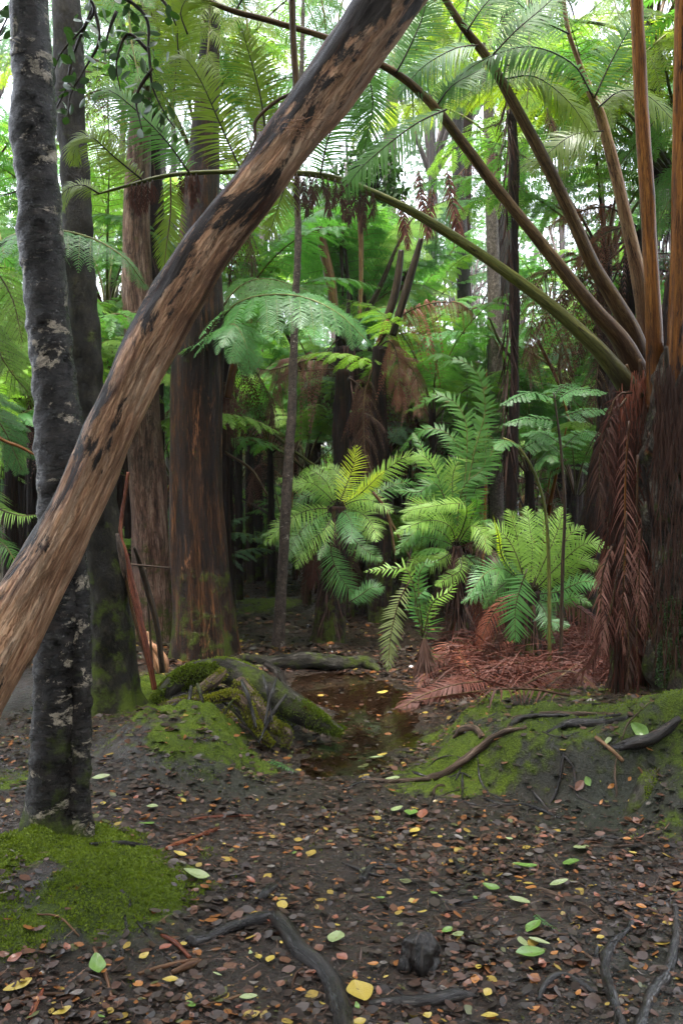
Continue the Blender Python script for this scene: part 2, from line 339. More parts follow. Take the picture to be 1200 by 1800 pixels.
M['twig'] = litter_mat('twigs', [(0, (.05, .03, .022)), (.3, (.10, .055, .04)), (.6, (.03, .022, .02)), (.85, (.2, .11, .07))])
def leaf_col(name, a, b, spot):
    m, t = new_mat(name); k = NT(t); tc = k.attr('tc').outputs['Vector']; ob = k.n('ShaderNodeObjectInfo').outputs['Random']
    v = k.n('ShaderNodeVectorMath', i0=tc, i1=k.n('ShaderNodeCombineXYZ', X=ob, Y=ob).outputs[0], _operation='MULTIPLY_ADD')
    v.inputs[1].default_value = (1, 1, 1); t.links.new(k.n('ShaderNodeCombineXYZ', X=k.math('MULTIPLY', ob, 9), Y=k.math('MULTIPLY', ob, 5)).outputs[0], v.inputs[2])
    c = k.mix(k.noise(v.outputs[0], 25, 3, .6), a, b)
    c = k.mix(k.ramp(k.noise(v.outputs[0], 60, 4, .7), [(.54, (0, 0, 0)), (.66, (1, 1, 1))]), c, spot)
    rib = k.n('ShaderNodeSeparateXYZ', Vector=tc).outputs[1]
    mr = k.math('LESS_THAN', k.math('ABSOLUTE', rib), .0009); c = k.mix(k.math('MULTIPLY', mr, .6), c, tuple(min(1, x * 1.6 + .05) for x in b))
    p = k.n('ShaderNodeBsdfPrincipled', Base__Color=c, Roughness=.28); tr = k.n('ShaderNodeBsdfTranslucent', Color=c)
    k.out(k.n('ShaderNodeMixShader', i0=.15, i1=p.outputs[0], i2=tr.outputs[0]).outputs[0]); return m
LM = {'green': leaf_col('leaf_green', (.08, .17, .03), (.17, .29, .06), (.10, .09, .02)),
      'pale green': leaf_col('leaf_pale_green', (.19, .25, .10), (.32, .37, .18), (.16, .15, .05)),
      'yellow': leaf_col('leaf_yellow', (.34, .24, .04), (.48, .38, .08), (.2, .10, .02)),
      'orange': leaf_col('leaf_orange', (.28, .10, .025), (.44, .19, .04), (.15, .05, .02)),
      'brown': leaf_col('leaf_brown', (.10, .045, .03), (.20, .085, .05), (.05, .025, .018)),
      'reddish brown': leaf_col('leaf_red_brown', (.17, .055, .03), (.28, .10, .06), (.07, .03, .02)),
      'grey': leaf_col('leaf_grey', (.10, .085, .075), (.20, .17, .15), (.05, .04, .035))}

# ground
def ground_mat():
    m, t = new_mat('wet_forest_soil'); k = NT(t)
    pos = k.n('ShaderNodeNewGeometry').outputs['Position']
    n1 = k.noise(pos, 2.2, 5, .6); n2 = k.noise(pos, 55, 5, .75); n3 = k.noise(pos, 14, 5, .7)
    c = k.ramp(k.math('ADD', k.math('MULTIPLY', n2, .6), k.math('MULTIPLY', n3, .4)), [(.36, (.006, .004, .003)), (.5, (.016, .010, .006)), (.6, (.040, .023, .014)), (.68, (.10, .05, .028))])
    c = k.mix(k.ramp(n1, [(.42, (0, 0, 0)), (.6, (.6, .6, .6))]), c, (.016, .011, .008))
    a = k.attr('moss').outputs['Fac']
    ms = k.ramp(k.math('ADD', a, k.math('MULTIPLY', k.math('SUBTRACT', n3, .5), 1.1)), [(.38, (0, 0, 0)), (.62, (1, 1, 1))])
    mf = k.noise(pos, 130, 3, .7)
    mc = k.mix(k.ramp(k.math('ADD', k.math('MULTIPLY', mf, .6), k.math('MULTIPLY', n3, .4)), [(.38, (0, 0, 0)), (.6, (1, 1, 1))]), (.012, .024, .006), (.12, .17, .014))
    c = k.mix(ms, c, mc)
    al = k.attr('slime').outputs['Fac']; c = k.mix(k.math('MULTIPLY', al, .75), c, (.013, .020, .010))
    r = k.n('ShaderNodeMapRange', Value=n3, i1=.35, i2=.65, i3=.16, i4=.6).outputs[0]; r = k.mix(ms, r, (.9, .9, .9))
    hsum = k.math('ADD', k.math('MULTIPLY', n2, .8), k.math('MULTIPLY', k.math('MULTIPLY', ms, mf), .9))
    b = k.n('ShaderNodeBump', Height=hsum, Strength=1.0, Distance=.016).outputs[0]
    p = k.n('ShaderNodeBsdfPrincipled', Base__Color=c, Roughness=r, Normal=b, Coat__Roughness=.09, Coat__Normal=b); p.inputs['Specular IOR Level'].default_value = .15
    t.links.new(k.math('MULTIPLY', k.math('SUBTRACT', 1.0, ms), .35, True), p.inputs['Coat Weight']); k.out(p.outputs[0]); return m
def axis(lo, flo, fhi, hi, st, g=1.09):
    mid = list(np.arange(flo, fhi, st)); a, s = [], st
    x = flo
    while x > lo: s *= g; x -= s; a.append(x)
    b, s, x = [], st, mid[-1]
    while x < hi: s *= g; x += s; b.append(x)
    return np.array(a[::-1] + mid + b)
XA = axis(-70, -2.6, 3.0, 70, .021); YA = axis(-12, 2.4, 9.0, 110, .024)
GX, GY = np.meshgrid(XA, YA, indexing='ij')
def slime_amt(x, y):
    return np.clip(.9 * gauss(x, y, 1.3, 4.6, .55, .4) + .8 * gauss(x, y, -.9, 3.3, .35, .18) + .7 * gauss(x, y, -.65, 5.0, .5, .2) + .6 * gauss(x, y, 1.0, 3.1, .3, .4) + .8 * gauss(x, y, 1.25, 5.4, .5, .4), 0, 1)
g = Geo(); nx, ny = GX.shape
i, j = np.meshgrid(np.arange(nx - 1), np.arange(ny - 1), indexing='ij')
g.add(np.stack([GX, GY, height(GX, GY)], -1), np.stack([i * ny + j, (i + 1) * ny + j, (i + 1) * ny + j + 1, i * ny + j + 1], -1).reshape(-1, 4))
go = g.build('ground', ground_mat()); go['kind'] = 'structure'
for nm, fn in (('moss', moss_amt), ('slime', slime_amt)):
    a = go.data.attributes.new(nm, 'FLOAT', 'POINT'); a.data.foreach_set('value', fn(GX, GY).astype(np.float32).ravel())
# pond water
m, t = new_mat('pond_water'); k = NT(t)
pos = k.n('ShaderNodeNewGeometry').outputs['Position']
bmp = k.n('ShaderNodeBump', Height=k.noise(pos, 14, 2, .5), Strength=.12, Distance=.01).outputs[0]
fr = k.n('ShaderNodeFresnel', IOR=1.6, Normal=bmp).outputs[0]
k.out(k.n('ShaderNodeMixShader', i0=fr, i1=k.n('ShaderNodeBsdfTransparent', Color=(.78, .64, .48, 1)).outputs[0],
      i2=k.n('ShaderNodeBsdfGlossy', Color=(.9, .9, .9, 1), Roughness=.03, Normal=bmp).outputs[0]).outputs[0])
g = Geo(); a = np.linspace(0, 2 * np.pi, 64, endpoint=False)
g.add(np.vstack([[[PC[0], PC[1], WATER_Z]], np.stack([PC[0] + 1.25 * np.cos(a), PC[1] + 2.0 * np.sin(a), a * 0 + WATER_Z], -1)]),
      np.stack([np.zeros(64, int), 1 + np.arange(64), 1 + (np.arange(64) + 1) % 64], -1))
wt = g.build('water', m, smooth=False); wt['kind'] = 'structure'

# ------------------------------------------------------------------ leaves and fronds
def blades(geo, Q, E, W, Ln, Wd, Nn, prof=(.55, 1, .75, .08), droop=0.0, fold=0.0, curl=0.0, mi=0):
    """many leaflets at once. Q base, E direction, W width direction, Nn normal; a strip of len(prof)-1 quads (x2 when folded)"""
    n = len(Q); k = len(prof); u = np.linspace(0, 1, k)
    Ln = np.asarray(Ln).reshape(-1, 1, 1); Wd = np.asarray(Wd).reshape(-1, 1, 1); uu = u[None, :, None]
    dr = np.asarray(droop).reshape(-1, 1, 1) if np.ndim(droop) else droop
    C = Q[:, None] + E[:, None] * Ln * uu + np.array([0, 0, -1.0]) * dr * Ln * uu ** 2 - Nn[:, None] * Ln * curl * uu ** 2
    pr = np.array(prof)[None, :, None]
    A = C + W[:, None] * Wd * pr * .5 ; B = C - W[:, None] * Wd * pr * .5
    if fold:
        A = A + Nn[:, None] * Wd * pr * fold; B = B + Nn[:, None] * Wd * pr * fold
        V = np.stack([A, C, B], 2).reshape(-1, 3)
        i = (np.arange(n)[:, None] * k + np.arange(k - 1)[None]) * 3
        Fq = np.concatenate([np.stack([i, i + 1, i + 4, i + 3], -1).reshape(-1, 4), np.stack([i + 1, i + 2, i + 5, i + 4], -1).reshape(-1, 4)])
    else:
        V = np.stack([A, B], 2).reshape(-1, 3)
        i = (np.arange(n)[:, None] * k + np.arange(k - 1)[None]) * 2
        Fq = np.stack([i, i + 1, i + 3, i + 2], -1).reshape(-1, 4)
    geo.add(V, Fq, None, mi)

def frond(ctrl, r0=.012, t0=.3, npin=14, lp=.5, kind='tree', n=(0, -.6, .8), npu=22, pw=.10, puw=None, droop=.35, ang=20, sides=(1, 1), r1=.002, gap=.72,
          prof='tri', seed=1, jit=.1, lift=.0, sg=None, bg=None, pudroop=.25, ns=8, step=.06, keep=1.0, r0_noise=0, bend=None):
    """returns (stalk Geo, blade Geo). kind 'tree': pinnae carry pinnules; 'sword': pinnae are plain leaflets"""
    rg = np.random.default_rng(seed)
    sg = sg or Geo(); bg = bg or Geo(); ctrl = np.asarray(ctrl, float)
    C = crom(ctrl, 80); L = np.linalg.norm(np.diff(C, axis=0), axis=1).sum()
    tube(sg, ctrl, np.linspace(r0, r1, len(ctrl)) if np.ndim(r0) == 0 else r0, ns, step, seed=float(seed % 97), minn=8)
    T = unit(np.gradient(C, axis=0)); nn = unit(np.asarray(n, float))
    S = unit(np.cross(T, nn)); Nn = np.cross(S, T)
    t = t0 + (1 - t0) * (np.linspace(0, 1, npin) ** .92)
    tt = np.repeat(t, 2) + rg.normal(0, .004, npin * 2); sd = np.tile([1.0, -1.0], npin); tt = np.clip(tt, 0, .999)
    if keep < 1: k = rg.random(npin * 2) < keep; tt, sd = tt[k], sd[k]
    f = (tt - t0) / (1 - t0)
    if prof == 'tri': lf = (1 - f) ** .65 * (.75 + .25 * np.minimum(1, f * 6)) + .03
    elif prof == 'lance': lf = np.sin(np.pi * np.clip(.13 + .87 * f, 0, 1)) ** .75 * 1.0 + .02
    else: lf = np.minimum(1, (1 - f) * 3.5) ** .7 * np.minimum(1, .5 + f * 3) + .03
    lf = lf * np.where(sd > 0, sides[0], sides[1]) * (1 + rg.normal(0, jit, len(tt)))
    ok = lf > .02; tt, sd, lf, f = tt[ok], sd[ok], lf[ok], f[ok]
    idx = tt * 79; i0 = np.clip(idx.astype(int), 0, 78); fr_ = (idx - i0)[:, None]
    P = C[i0] * (1 - fr_) + C[i0 + 1] * fr_; Tt, Ss, Nt = T[i0], S[i0], Nn[i0]
    an = np.radians(ang + 38 * f ** 2 + rg.normal(0, 4, len(tt)))[:, None]
    E = unit(Ss * sd[:, None] * np.cos(an) + Tt * np.sin(an) + Nt * (lift + rg.normal(0, jit * .7, len(tt))[:, None]))
    Wv = unit(np.cross(Nt, E)) ; Np = unit(np.cross(E, Wv))
    ln = lp * lf; dro = droop * (1 + rg.normal(0, .25, len(tt)))
    if kind == 'sword':
        wd = (puw or L * (1 - t0) / npin * gap)
        blades(bg, P, E, Wv, ln, wd * (.6 + .4 * np.minimum(1, lf)), Np, (.9, 1, .8, .5, .06), dro, 0, .1)
        return sg, bg
    # secondary: points along each pinna
    q = npu; u = (np.arange(q) + .6) / q
    un = u[None, :, None]; LN = ln[:, None, None]; DR = dro[:, None, None]
    X = P[:, None] + E[:, None] * LN * un + np.array([0, 0, -1.0]) * DR * LN * un ** 2
    TE = unit(E[:, None] + np.array([0, 0, -2.0]) * DR * un)
    SW = unit(np.cross(np.broadcast_to(Nt[:, None], TE.shape), TE)); NN = np.cross(TE, SW)
    w_ = np.minimum(1, .55 + 2.5 * u) * np.minimum(1, (1 - u) * 3.2 + .05) ** .8
    Lq = (pw * w_)[None] * (.55 + .45 * np.minimum(1, lf))[:, None]
    sp = ln[:, None] / q * np.ones_like(Lq)
    for s2 in (1.0, -1.0):
        b = np.radians(16 + 22 * u[None, :] + rg.normal(0, 5, Lq.shape))[..., None]
        EE = unit(SW * s2 * np.cos(b) + TE * np.sin(b) + NN * rg.normal(.05, .10, Lq.shape)[..., None])
        WW = unit(np.cross(NN, EE)); kk = Lq.ravel() > .006
        r3 = lambda A: A.reshape(-1, 3)[kk]
        LL = (Lq * (1 + rg.normal(0, .07, Lq.shape))).ravel()[kk]
        blades(bg, r3(X), r3(EE), r3(WW), LL, (puw or 0) + sp.ravel()[kk] * gap if not puw else puw, r3(np.cross(EE, WW)), (.85, .9, .08), pudroop)
    # pinna midribs as slim strips in the stalk mesh
    k3 = 5; uu = np.linspace(0, 1, k3)[None, :, None]
    XC = P[:, None] + E[:, None] * LN * uu + np.array([0, 0, -1.0]) * DR * LN * uu ** 2
    rr = (r1 * 1.1 + .0022) * (1 - .75 * uu); Wb = Wv[:, None]; Nb = Np[:, None]
    V = np.stack([XC + Wb * rr, XC - Wb * rr, XC - Nb * rr * 1.4], 2).reshape(-1, 3)
    m_ = len(P); base = (np.arange(m_)[:, None] * k3 + np.arange(k3 - 1)[None]) * 3
    Fq = np.concatenate([np.stack([base + a_, base + b_, base + 3 + b_, base + 3 + a_], -1).reshape(-1, 4) for a_, b_ in ((0, 1), (1, 2), (2, 0))])
    sg.add(V, Fq)
    return sg, bg
def put_frond(parent, ctrl, name='frond', sm='stipe_green', bm='fern', label=None, **kw):
    sg, bg = frond(ctrl, **kw)
    s = sg.build(name, M[sm], parent); b = bg.build('leaf_blade', M[bm], s)
    if parent is None: return s
    if label: s['label'] = label
    return s

#@@MORE
def A(pts, Y, dY=0.0):
    """pixels + depth -> world points; a point may carry its own depth"""
    out = []
    for q, p in enumerate(pts):
        y = p[2] if len(p) > 2 else Y + dY * q / max(1, len(pts) - 1)
        out.append(at(p[0], p[1], y))
    return np.array(out)

# ------------------------------------------------------------------ crowns and trees
def crown_geo(seed, R_=(2.2, 2.2, 1.5), nclump=24, per=42, leaf=.08, cs=.42):
    rg = np.random.default_rng(seed); g = Geo(); Cn = []
    while len(Cn) < nclump:
        p = rg.uniform(-1, 1, 3)
        if .25 < np.linalg.norm(p) < 1 and p[2] > -.8: Cn.append(p * R_)
    Cn = np.array(Cn); P = []
    for c in Cn:
        d = unit(rg.normal(0, 1, (per, 3))); P.append(c + d * (cs * rg.uniform(.3, 1.0, (per, 1)) ** .6) * np.array([1, 1, .6]) * rg.uniform(.6, 1.3))
    P = np.vstack(P); n = len(P); E = unit(rg.normal(0, 1, (n, 3)) + np.array([0, 0, -.2])); W = unit(np.cross(E, rg.normal(0, 1, (n, 3))))
    L = leaf * rg.uniform(.6, 1.3, n); blades(g, P, E, W, L, L * .55, np.cross(E, W), (.3, 1, .1), .1)
    return g, Cn
CROWNS = []
for q in range(4):
    cg, Cn = crown_geo(40 + q, leaf=.10)
    lg = Geo(); rg_ = np.random.default_rng(q)
    for c in Cn[:12]:
        mid = c * .5 + rg_.normal(0, .15, 3); tube(lg, [(0, 0, -1.9), mid * .5 + np.array([0, 0, -.9]), mid, c], [.06, .045, .03, .01], 6, .25, seed=q)
    CROWNS.append((cg.data('crown', M['leaf_far']), lg.data('limbs', M['trunk_far']), cg.data('crown', M['leaf_dark'])))
def link_child(name, me, parent, loc, rz=0, s=1.0):
    o = bpy.data.objects.new(name, me); col.objects.link(o); o.parent = parent
    o.location = loc; o.rotation_euler = (0, 0, rz); o.scale = (s, s, s) if np.ndim(s) == 0 else s; return o
def tree(name, label, cat, pts, Y, mat, H=9.0, group=None, amp=.012, freq=9, zs=.5, ns=28, step=.05, flare=(.35, .3, 5), lobes=0, seed=0.0, crown=True, dark=False, cs=1.0):
    """pts: (px, py, width px) from the foot up"""
    P = [at(p[0], p[1], Y if len(p) < 4 else p[3]) for p in pts]; r = [p[2] / 2 * Y / F for p in pts]
    b = P[0]; P[0] = np.array([b[0], b[1], hz(b[0], b[1]) - .12])
    top = P[-1]; d = unit(P[-1] - P[-2]); nxt = top + np.array([d[0] * .6, d[1] * .6, 1.0]) * max(.5, (H - top[2]) * .55)
    if H > top[2] + .5:
        P += [nxt, np.array([nxt[0] + d[0] * .2, nxt[1], H])]; r += [r[-1] * .75, r[-1] * .4]
    t = thing(name, label, cat, (b[0], b[1], P[0][2] + .12), group)
    g = Geo(); tube(g, P, r, ns, step, amp, freq, zs, seed=seed, lobes=lobes, flare=flare); g.build('trunk', M[mat], t)
    if crown:
        q = int(abs(seed) * 7 + len(label)) % 4; l = np.array(P[-1]) - WL[t.name]
        link_child('limbs', CROWNS[q][1], t, l + np.array([0, 0, 1.6 * cs]), seed, cs)
        if dark or cat == 'sapling': link_child('crown', CROWNS[q][2 if dark else 0], t, l + np.array([0, 0, 1.6 * cs]), seed, cs)
    return t, P

# near leaning log
LOGP = [(-330, 1810, 150), (-180, 1500, 135), (-40, 1222, 122), (0, 1140, 118), (56, 1038, 112), (110, 940, 104), (166, 822, 100), (216, 707, 94), (265, 602, 93), (318, 513, 96), (372, 428, 94), (436, 350, 92), (495, 268, 94), (560, 178, 100), (612, 105, 104), (684, 0, 112), (770, -130, 112), (880, -290, 105)]
LY = 3.25
P = [at(x, y, LY) for x, y, w_ in LOGP]; P[0][2] = hz(P[0][0], P[0][1]) - .02
lt = thing('leaning_log', 'thick peeling orange brown trunk leaning diagonally across the left foreground', 'leaning trunk', P[0])
g = Geo(); tube(g, P, [w_ / 2.16 * LY / F for *_, w_ in LOGP], 84, .010, .013, 15, .25, seed=3.1); g.build('trunk', M['log'], lt)
for q, (x, y, dx, dy, w0) in enumerate([(505, 236, 2, -4, 40)]):
    g = Geo(); c = at(x, y, LY - .02 * (q % 2)); e = at(x + dx, y + dy, LY - .04); tube(g, [c, (c + e) / 2, e], [w0 * LY / F * .62, w0 * LY / F * .42, w0 * LY / F * .14], 16, .008, .008, 30, 1, seed=q); g.build('knot', M['log'], lt)
g = Geo()   # torn fibres of the wound at the middle
rg = np.random.default_rng(5)
for q in range(26):
    p = at(522 + rg.normal(0, 13), 222 + rg.normal(0, 9), LY - .105); e = unit(np.array([rg.uniform(-.4, 1.2), rg.uniform(-.5, 0), rg.uniform(-.5, .25)]))
    tube(g, [p, p + e * .03, p + e * rg.uniform(.04, .08) + np.array([0, -.005, -.01])], [.0014, .001, .0005], 4, .02)
g.build('torn_fibre', M['bark_orange'], lt)
# lit edges of dark bark plates lifting off the log
tw, _ = thing, None

# near left tree with a slim second stem fused to its foot
tA, PA = tree('near_tree', 'dark wet trunk with cream lichen patches rising from the moss mound at far left', 'tree',
    [(92, 1500, 112), (92, 1420, 92), (96, 1330, 84), (100, 1200, 80), (104, 1060, 84), (108, 940, 82), (110, 830, 86), (108, 790, 92), (100, 700, 78), (88, 600, 74), (80, 500, 74), (72, 420, 78), (68, 330, 72), (60, 260, 74), (58, 210, 80), (60, 160, 72), (55, 80, 66), (52, -20, 64)],
    4.0, 'trunk_near', H=9, amp=.009, freq=20, zs=1.3, ns=64, step=.02, flare=(.35, .12, 5), seed=1.3, dark=True)
g = Geo(); sp = [(142, 1495, 46), (140, 1400, 38), (143, 1300, 36), (144, 1180, 36), (140, 1080, 38), (132, 980, 40), (120, 900, 34), (112, 830, 20)]
tube(g, A([s[:2] for s in sp], 3.97, .03), [s[2] / 2 * 4.0 / F for s in sp], 36, .02, .009, 16, 1.5, seed=8.2, flare=(.3, .1, 4)); g.build('stem', M['trunk_near'], tA)
for q, (x, y, r_) in enumerate([(60, 140, 30), (108, 815, 36)]):   # knots / old branch collars
    g = Geo()
    c = at(x, y, 3.985); tube(g, [c + np.array([0, .06, .05]), c, c + np.array([.0, -.03, -.03])], [r_ * 4 / F, r_ * 3.2 / F, .012], 20, .01, .008, 20, 1, seed=q); g.build('knot', M['trunk_near'], tA)

tC, PC_ = tree('second_tree', 'dark mossy trunk standing just behind the near lichened trunk', 'tree',
    [(203, 1235, 92), (200, 1180, 76), (196, 1080, 70), (180, 930, 66), (165, 800, 62), (152, 680, 58), (146, 560, 54), (138, 430, 52), (132, 300, 48), (122, 150, 50), (118, -20, 48)],
    6.4, 'trunk_moss', H=10, amp=.022, freq=8, zs=.7, ns=44, step=.04, flare=(.75, .22, 5), seed=2.7)
tD, _ = tree('pink_tree', 'pale pinkish flaking trunk behind the leaning log, left of the thick brown trunk', 'tree',
    [(272, 1140, 80), (270, 1050, 74), (262, 900, 68), (256, 800, 64), (248, 640, 58), (241, 480, 54), (240, 340, 50), (250, 180, 38), (262, 40, 30), (266, -30, 28)],
    9.3, 'trunk_pink', H=12, amp=.03, freq=7, zs=.12, ns=44, step=.06, flare=(.35, .4, 5), seed=4.4, lobes=2)
tE, _ = tree('thick_brown_tree', 'thickest dark brown furrowed trunk standing behind the mossy root arch', 'tree',
    [(362, 1172, 98), (358, 1080, 90), (350, 950, 86), (345, 820, 84), (344, 650, 82), (345, 500, 72), (352, 380, 58), (362, 250, 46), (370, 120, 38), (374, -30, 32)],
    8.3, 'trunk_brown', H=11, amp=.045, freq=5.5, zs=.10, ns=56, step=.05, flare=(.25, .3, 6), seed=6.1, lobes=2)
tF, _ = tree('sapling', 'slim pale speckled sapling standing alone on the path beyond the pool', 'sapling',
    [(488, 1152, 24), (492, 1080, 20), (498, 980, 18), (502, 900, 19), (508, 800, 17), (513, 720, 16), (516, 620, 14), (520, 520, 13), (524, 420, 12), (522, 300, 10), (528, 180, 9)],
    8.9, 'trunk_lichen', H=6.5, amp=.006, freq=25, zs=1, ns=16, step=.04, flare=(.3, .15, 4), seed=7.7, cs=.5)
tG, _ = tree('speckled_tree', 'straight slim grey speckled trunk right of centre behind the fern clumps', 'tree',
    [(874, 1010, 26), (873, 900, 24), (871, 760, 24), (870, 600, 25), (866, 450, 22), (862, 330, 20), (858, 200, 18), (855, -20, 16)],
    12.0, 'trunk_grey', H=14, amp=.006, freq=20, zs=1, ns=20, step=.08, seed=9.0)
tH, _ = tree('dark_leaning_tree', 'blackish trunk leaning right behind the slim grey speckled trunk', 'tree',
    [(872, 985, 40), (876, 850, 32), (885, 600, 26), (888, 500, 27), (894, 400, 30), (905, 320, 34), (914, 250, 32), (930, 100, 28), (942, -30, 24)],
    14.0, 'trunk_black', H=15, ns=20, step=.1, seed=3.3)
tI, _ = tree('dark_bent_tree', 'dark bent trunk left of the slim grey speckled trunk', 'tree',
    [(838, 970, 36), (835, 860, 34), (822, 700, 26), (815, 560, 22), (812, 450, 22), (806, 330, 22), (803, 200, 20), (806, -20, 18)],
    16.0, 'trunk_black', H=17, ns=18, step=.12, seed=5.3)

# hanging leafy branch at the top left, part of the second tree
g = Geo(); lg = Geo(); rg = np.random.default_rng(3)
tw = [[(120, -40), (165, 10), (150, 45), (110, 90), (95, 125)], [(165, 10), (130, 95), (118, 150), (100, 190)], [(150, -40), (250, 20), (262, 90), (268, 150), (290, 200), (308, 225)],
      [(262, 90), (225, 60), (205, 110), (212, 160)], [(165, 10), (175, 70), (150, 120), (125, 165), (120, 205)], [(268, 120), (240, 170), (250, 230)], [(60, -30), (20, 20), (0, 60)],
      [(95, 280), (40, 330), (0, 345)], [(240, -40), (290, 5), (310, 45)], [(205, 20), (190, 60), (185, 100)]]
for q, path in enumerate(tw):
    Pp = A(path, 5.3 + .25 * math.sin(q * 2.1)); Pt, *_ = tube(g, Pp, np.linspace(.011, .003, len(Pp)), 6, .03, .002, 40, seed=q)
    if q == 7: continue
    for p in Pt[2::2]:
        for _ in range(2):
            E = unit(rg.normal(0, 1, 3) + np.array([0, -.2, -.6])); W = unit(np.cross(E, rg.normal(0, 1, 3))); p2 = p + rg.normal(0, .035, 3)
            blades(lg, p2[None], E[None], W[None], [rg.uniform(.045, .085)], [rg.uniform(.03, .05)], np.cross(E, W)[None], (.3, .85, 1, .8, .15), .1, .1)
b = g.build('branch', M['stipe_dark'], tC); tag(lg.build('foliage', M['leaf_dark'], b), kind='stuff')
# vertical reddish hanging stem and crooked twig behind the log
t = thing('hanging_vine', 'reddish brown vine hanging straight down behind the leaning log at the top', 'vine', at(512, -140, 4.6))
g = Geo(); tube(g, A([(508, -200), (512, -60), (515, 60), (520, 170), (512, 260)], 4.6), [.018, .017, .016, .016, .008], 12, .03, .003, 30, seed=2); g.build('stem', M['stipe_brown'], t)
g = Geo(); tube(g, A([(520, 163), (490, 175), (450, 212), (448, 245), (425, 290), (415, 310)], 4.5), [.008, .009, .008, .006, .005, .004], 8, .02, .002, 40, seed=4); g.build('twig', M['stipe_brown'], t)

# dark epiphyte shrub sitting on the arching stalk
t = thing('epiphyte_shrub', 'dark bushy little shrub perched on the arching fern stalk near the top centre', 'shrub', at(655, 320, 6.6))
g = Geo(); lg = Geo(); rg = np.random.default_rng(11)
for q in range(26):
    e = (652 + rg.normal(0, 28), 300 + rg.normal(0, 30)); Pp = A([(658, 338), ((658 + e[0]) / 2 + 6, (338 + e[1]) / 2), e], 6.6, rg.normal(0, .1)); tube(g, Pp, [.005, .004, .002], 5, .04)
    n = 26; p = Pp[-1] + rg.normal(0, .03, (n, 3)); E = unit(rg.normal(0, 1, (n, 3))); W = unit(np.cross(E, rg.normal(0, 1, (n, 3))))
    blades(lg, p, E, W, rg.uniform(.03, .055, n), rg.uniform(.018, .03, n), np.cross(E, W), (.3, 1, .8, .15), .1)
for c in ((625, 290), (700, 340), (690, 310), (655, 262)):
    n = 60; p = at(*c, 6.55) + rg.normal(0, .035, (n, 3)); E = unit(rg.normal(0, 1, (n, 3))); W = unit(np.cross(E, rg.normal(0, 1, (n, 3))))
    blades(lg, p, E, W, rg.uniform(.03, .05, n), rg.uniform(.018, .03, n), np.cross(E, W), (.3, 1, .8, .15), .1)
s = g.build('stem', M['stipe_dark'], t); lg.build('foliage', M['leaf_dark'], t)

# ------------------------------------------------------------------ the two big tree ferns at the right
def pinna(parent, pts, Y, half, bm='fern', sm='stipe_dark', n=(0, -.75, .6), dY=0.0, seed=1, npin=46, droop=.25, sides=(1, 1), r0=.006, prof='lance', name='pinna', puw=None, ang=24, jit=.06, keep=1.0, label=None, gap=.78, lift=0.0):
    return put_frond(parent, A(pts, Y, dY), name, sm, bm, kind='sword', r0=r0, r1=.001, t0=.03, npin=npin, lp=half * Y / F, n=n, droop=droop, sides=sides, prof=prof, seed=seed, puw=puw, ang=ang, jit=jit, ns=5, keep=keep, label=label, gap=gap, lift=lift)
YK = 6.3
base = gp(1125, 1238)
fK = thing('arching_tree_fern', 'big tree fern at right with red brown skirt and long arching stalks', 'tree fern', base)
g = Geo(); YB = base[1]
pts = [(1120, 1262, 96), (1118, 1180, 82), (1112, 1050, 88), (1114, 930, 92), (1118, 820, 96), (1122, 740, 100), (1122, 680, 84), (1120, 640, 50)]
tube(g, A([p[:2] for p in pts], YK), [p[2] / 2 * YK / F for p in pts], 48, .03, .075, 8, .3, seed=5, flare=(.5, .2, 7)); g.build('trunk', M['fern_trunk'], fK)
base2 = gp(1205, 1225)
fK2 = thing('edge_tree_fern', 'mossy grey tree fern trunk cut off by the right edge with upright orange stalks', 'tree fern', base2)
g = Geo(); pts = [(1222, 1300, 170), (1215, 1180, 130), (1205, 1050, 120), (1200, 900, 124), (1196, 780, 122), (1192, 700, 110), (1192, 640, 84), (1196, 600, 44)]
tube(g, A([p[:2] for p in pts], 5.9), [p[2] / 2 * 5.9 / F for p in pts], 56, .03, .085, 8, .5, seed=15, flare=(.4, .25, 6)); g.build('trunk', M['fern_trunk_grey'], fK2)
def stipe(parent, pts, Y, sm, name='stalk', dY=0.0, label=None, seed=0):
    g = Geo(); P = A([p[:2] for p in pts], Y, dY); tube(g, P, [p[2] / 2 * Y / F for p in pts], 16, .03, .0035, 26, .15, seed=seed)
    o = g.build(name, M[sm], parent)
    if label: o['label'] = label
    return o
s1 = stipe(fK, [(1116, 700, 40), (1085, 655, 34), (1040, 603, 26), (960, 532, 22), (870, 465, 19), (790, 412, 17), (720, 370, 15), (650, 337, 13), (590, 314, 11), (525, 304, 10), (400, 302, 8), (300, 308, 7), (230, 325, 6), (165, 343, 3)], 6.1, 'stipe_green', dY=-.5, label='lowest arching yellow green stalk', seed=1)
s2 = stipe(fK, [(1122, 660, 42), (1090, 598, 32), (1045, 545, 26), (1000, 490, 23), (930, 402, 20), (870, 328, 18), (810, 248, 17), (765, 190, 15), (715, 142, 13), (660, 108, 11), (590, 72, 10), (480, 38, 9), (400, 16, 8), (320, -20, 6)], 6.2, 'stipe_brown', dY=-.9, label='second arching stalk, brown', seed=2)
s3 = stipe(fK, [(1126, 640, 44), (1108, 580, 32), (1075, 520, 26), (1040, 462, 23), (1000, 372, 21), (950, 270, 20), (900, 178, 18), (858, 105, 15), (810, 42, 12), (760, -40, 10), (700, -160, 6)], 6.4, 'stipe_brown', dY=-.8, label='third arching stalk, grey brown', seed=3)
s4 = stipe(fK, [(1132, 640, 34), (1132, 560, 28), (1122, 490, 26), (1104, 405, 22), (1080, 300, 20), (1055, 205, 18), (1040, 168, 14), (1015, 105, 8), (995, 40, 7), (985, -60, 5)], 6.5, 'stipe_tan', dY=-.4, label='pale tan upright stalk', seed=4)
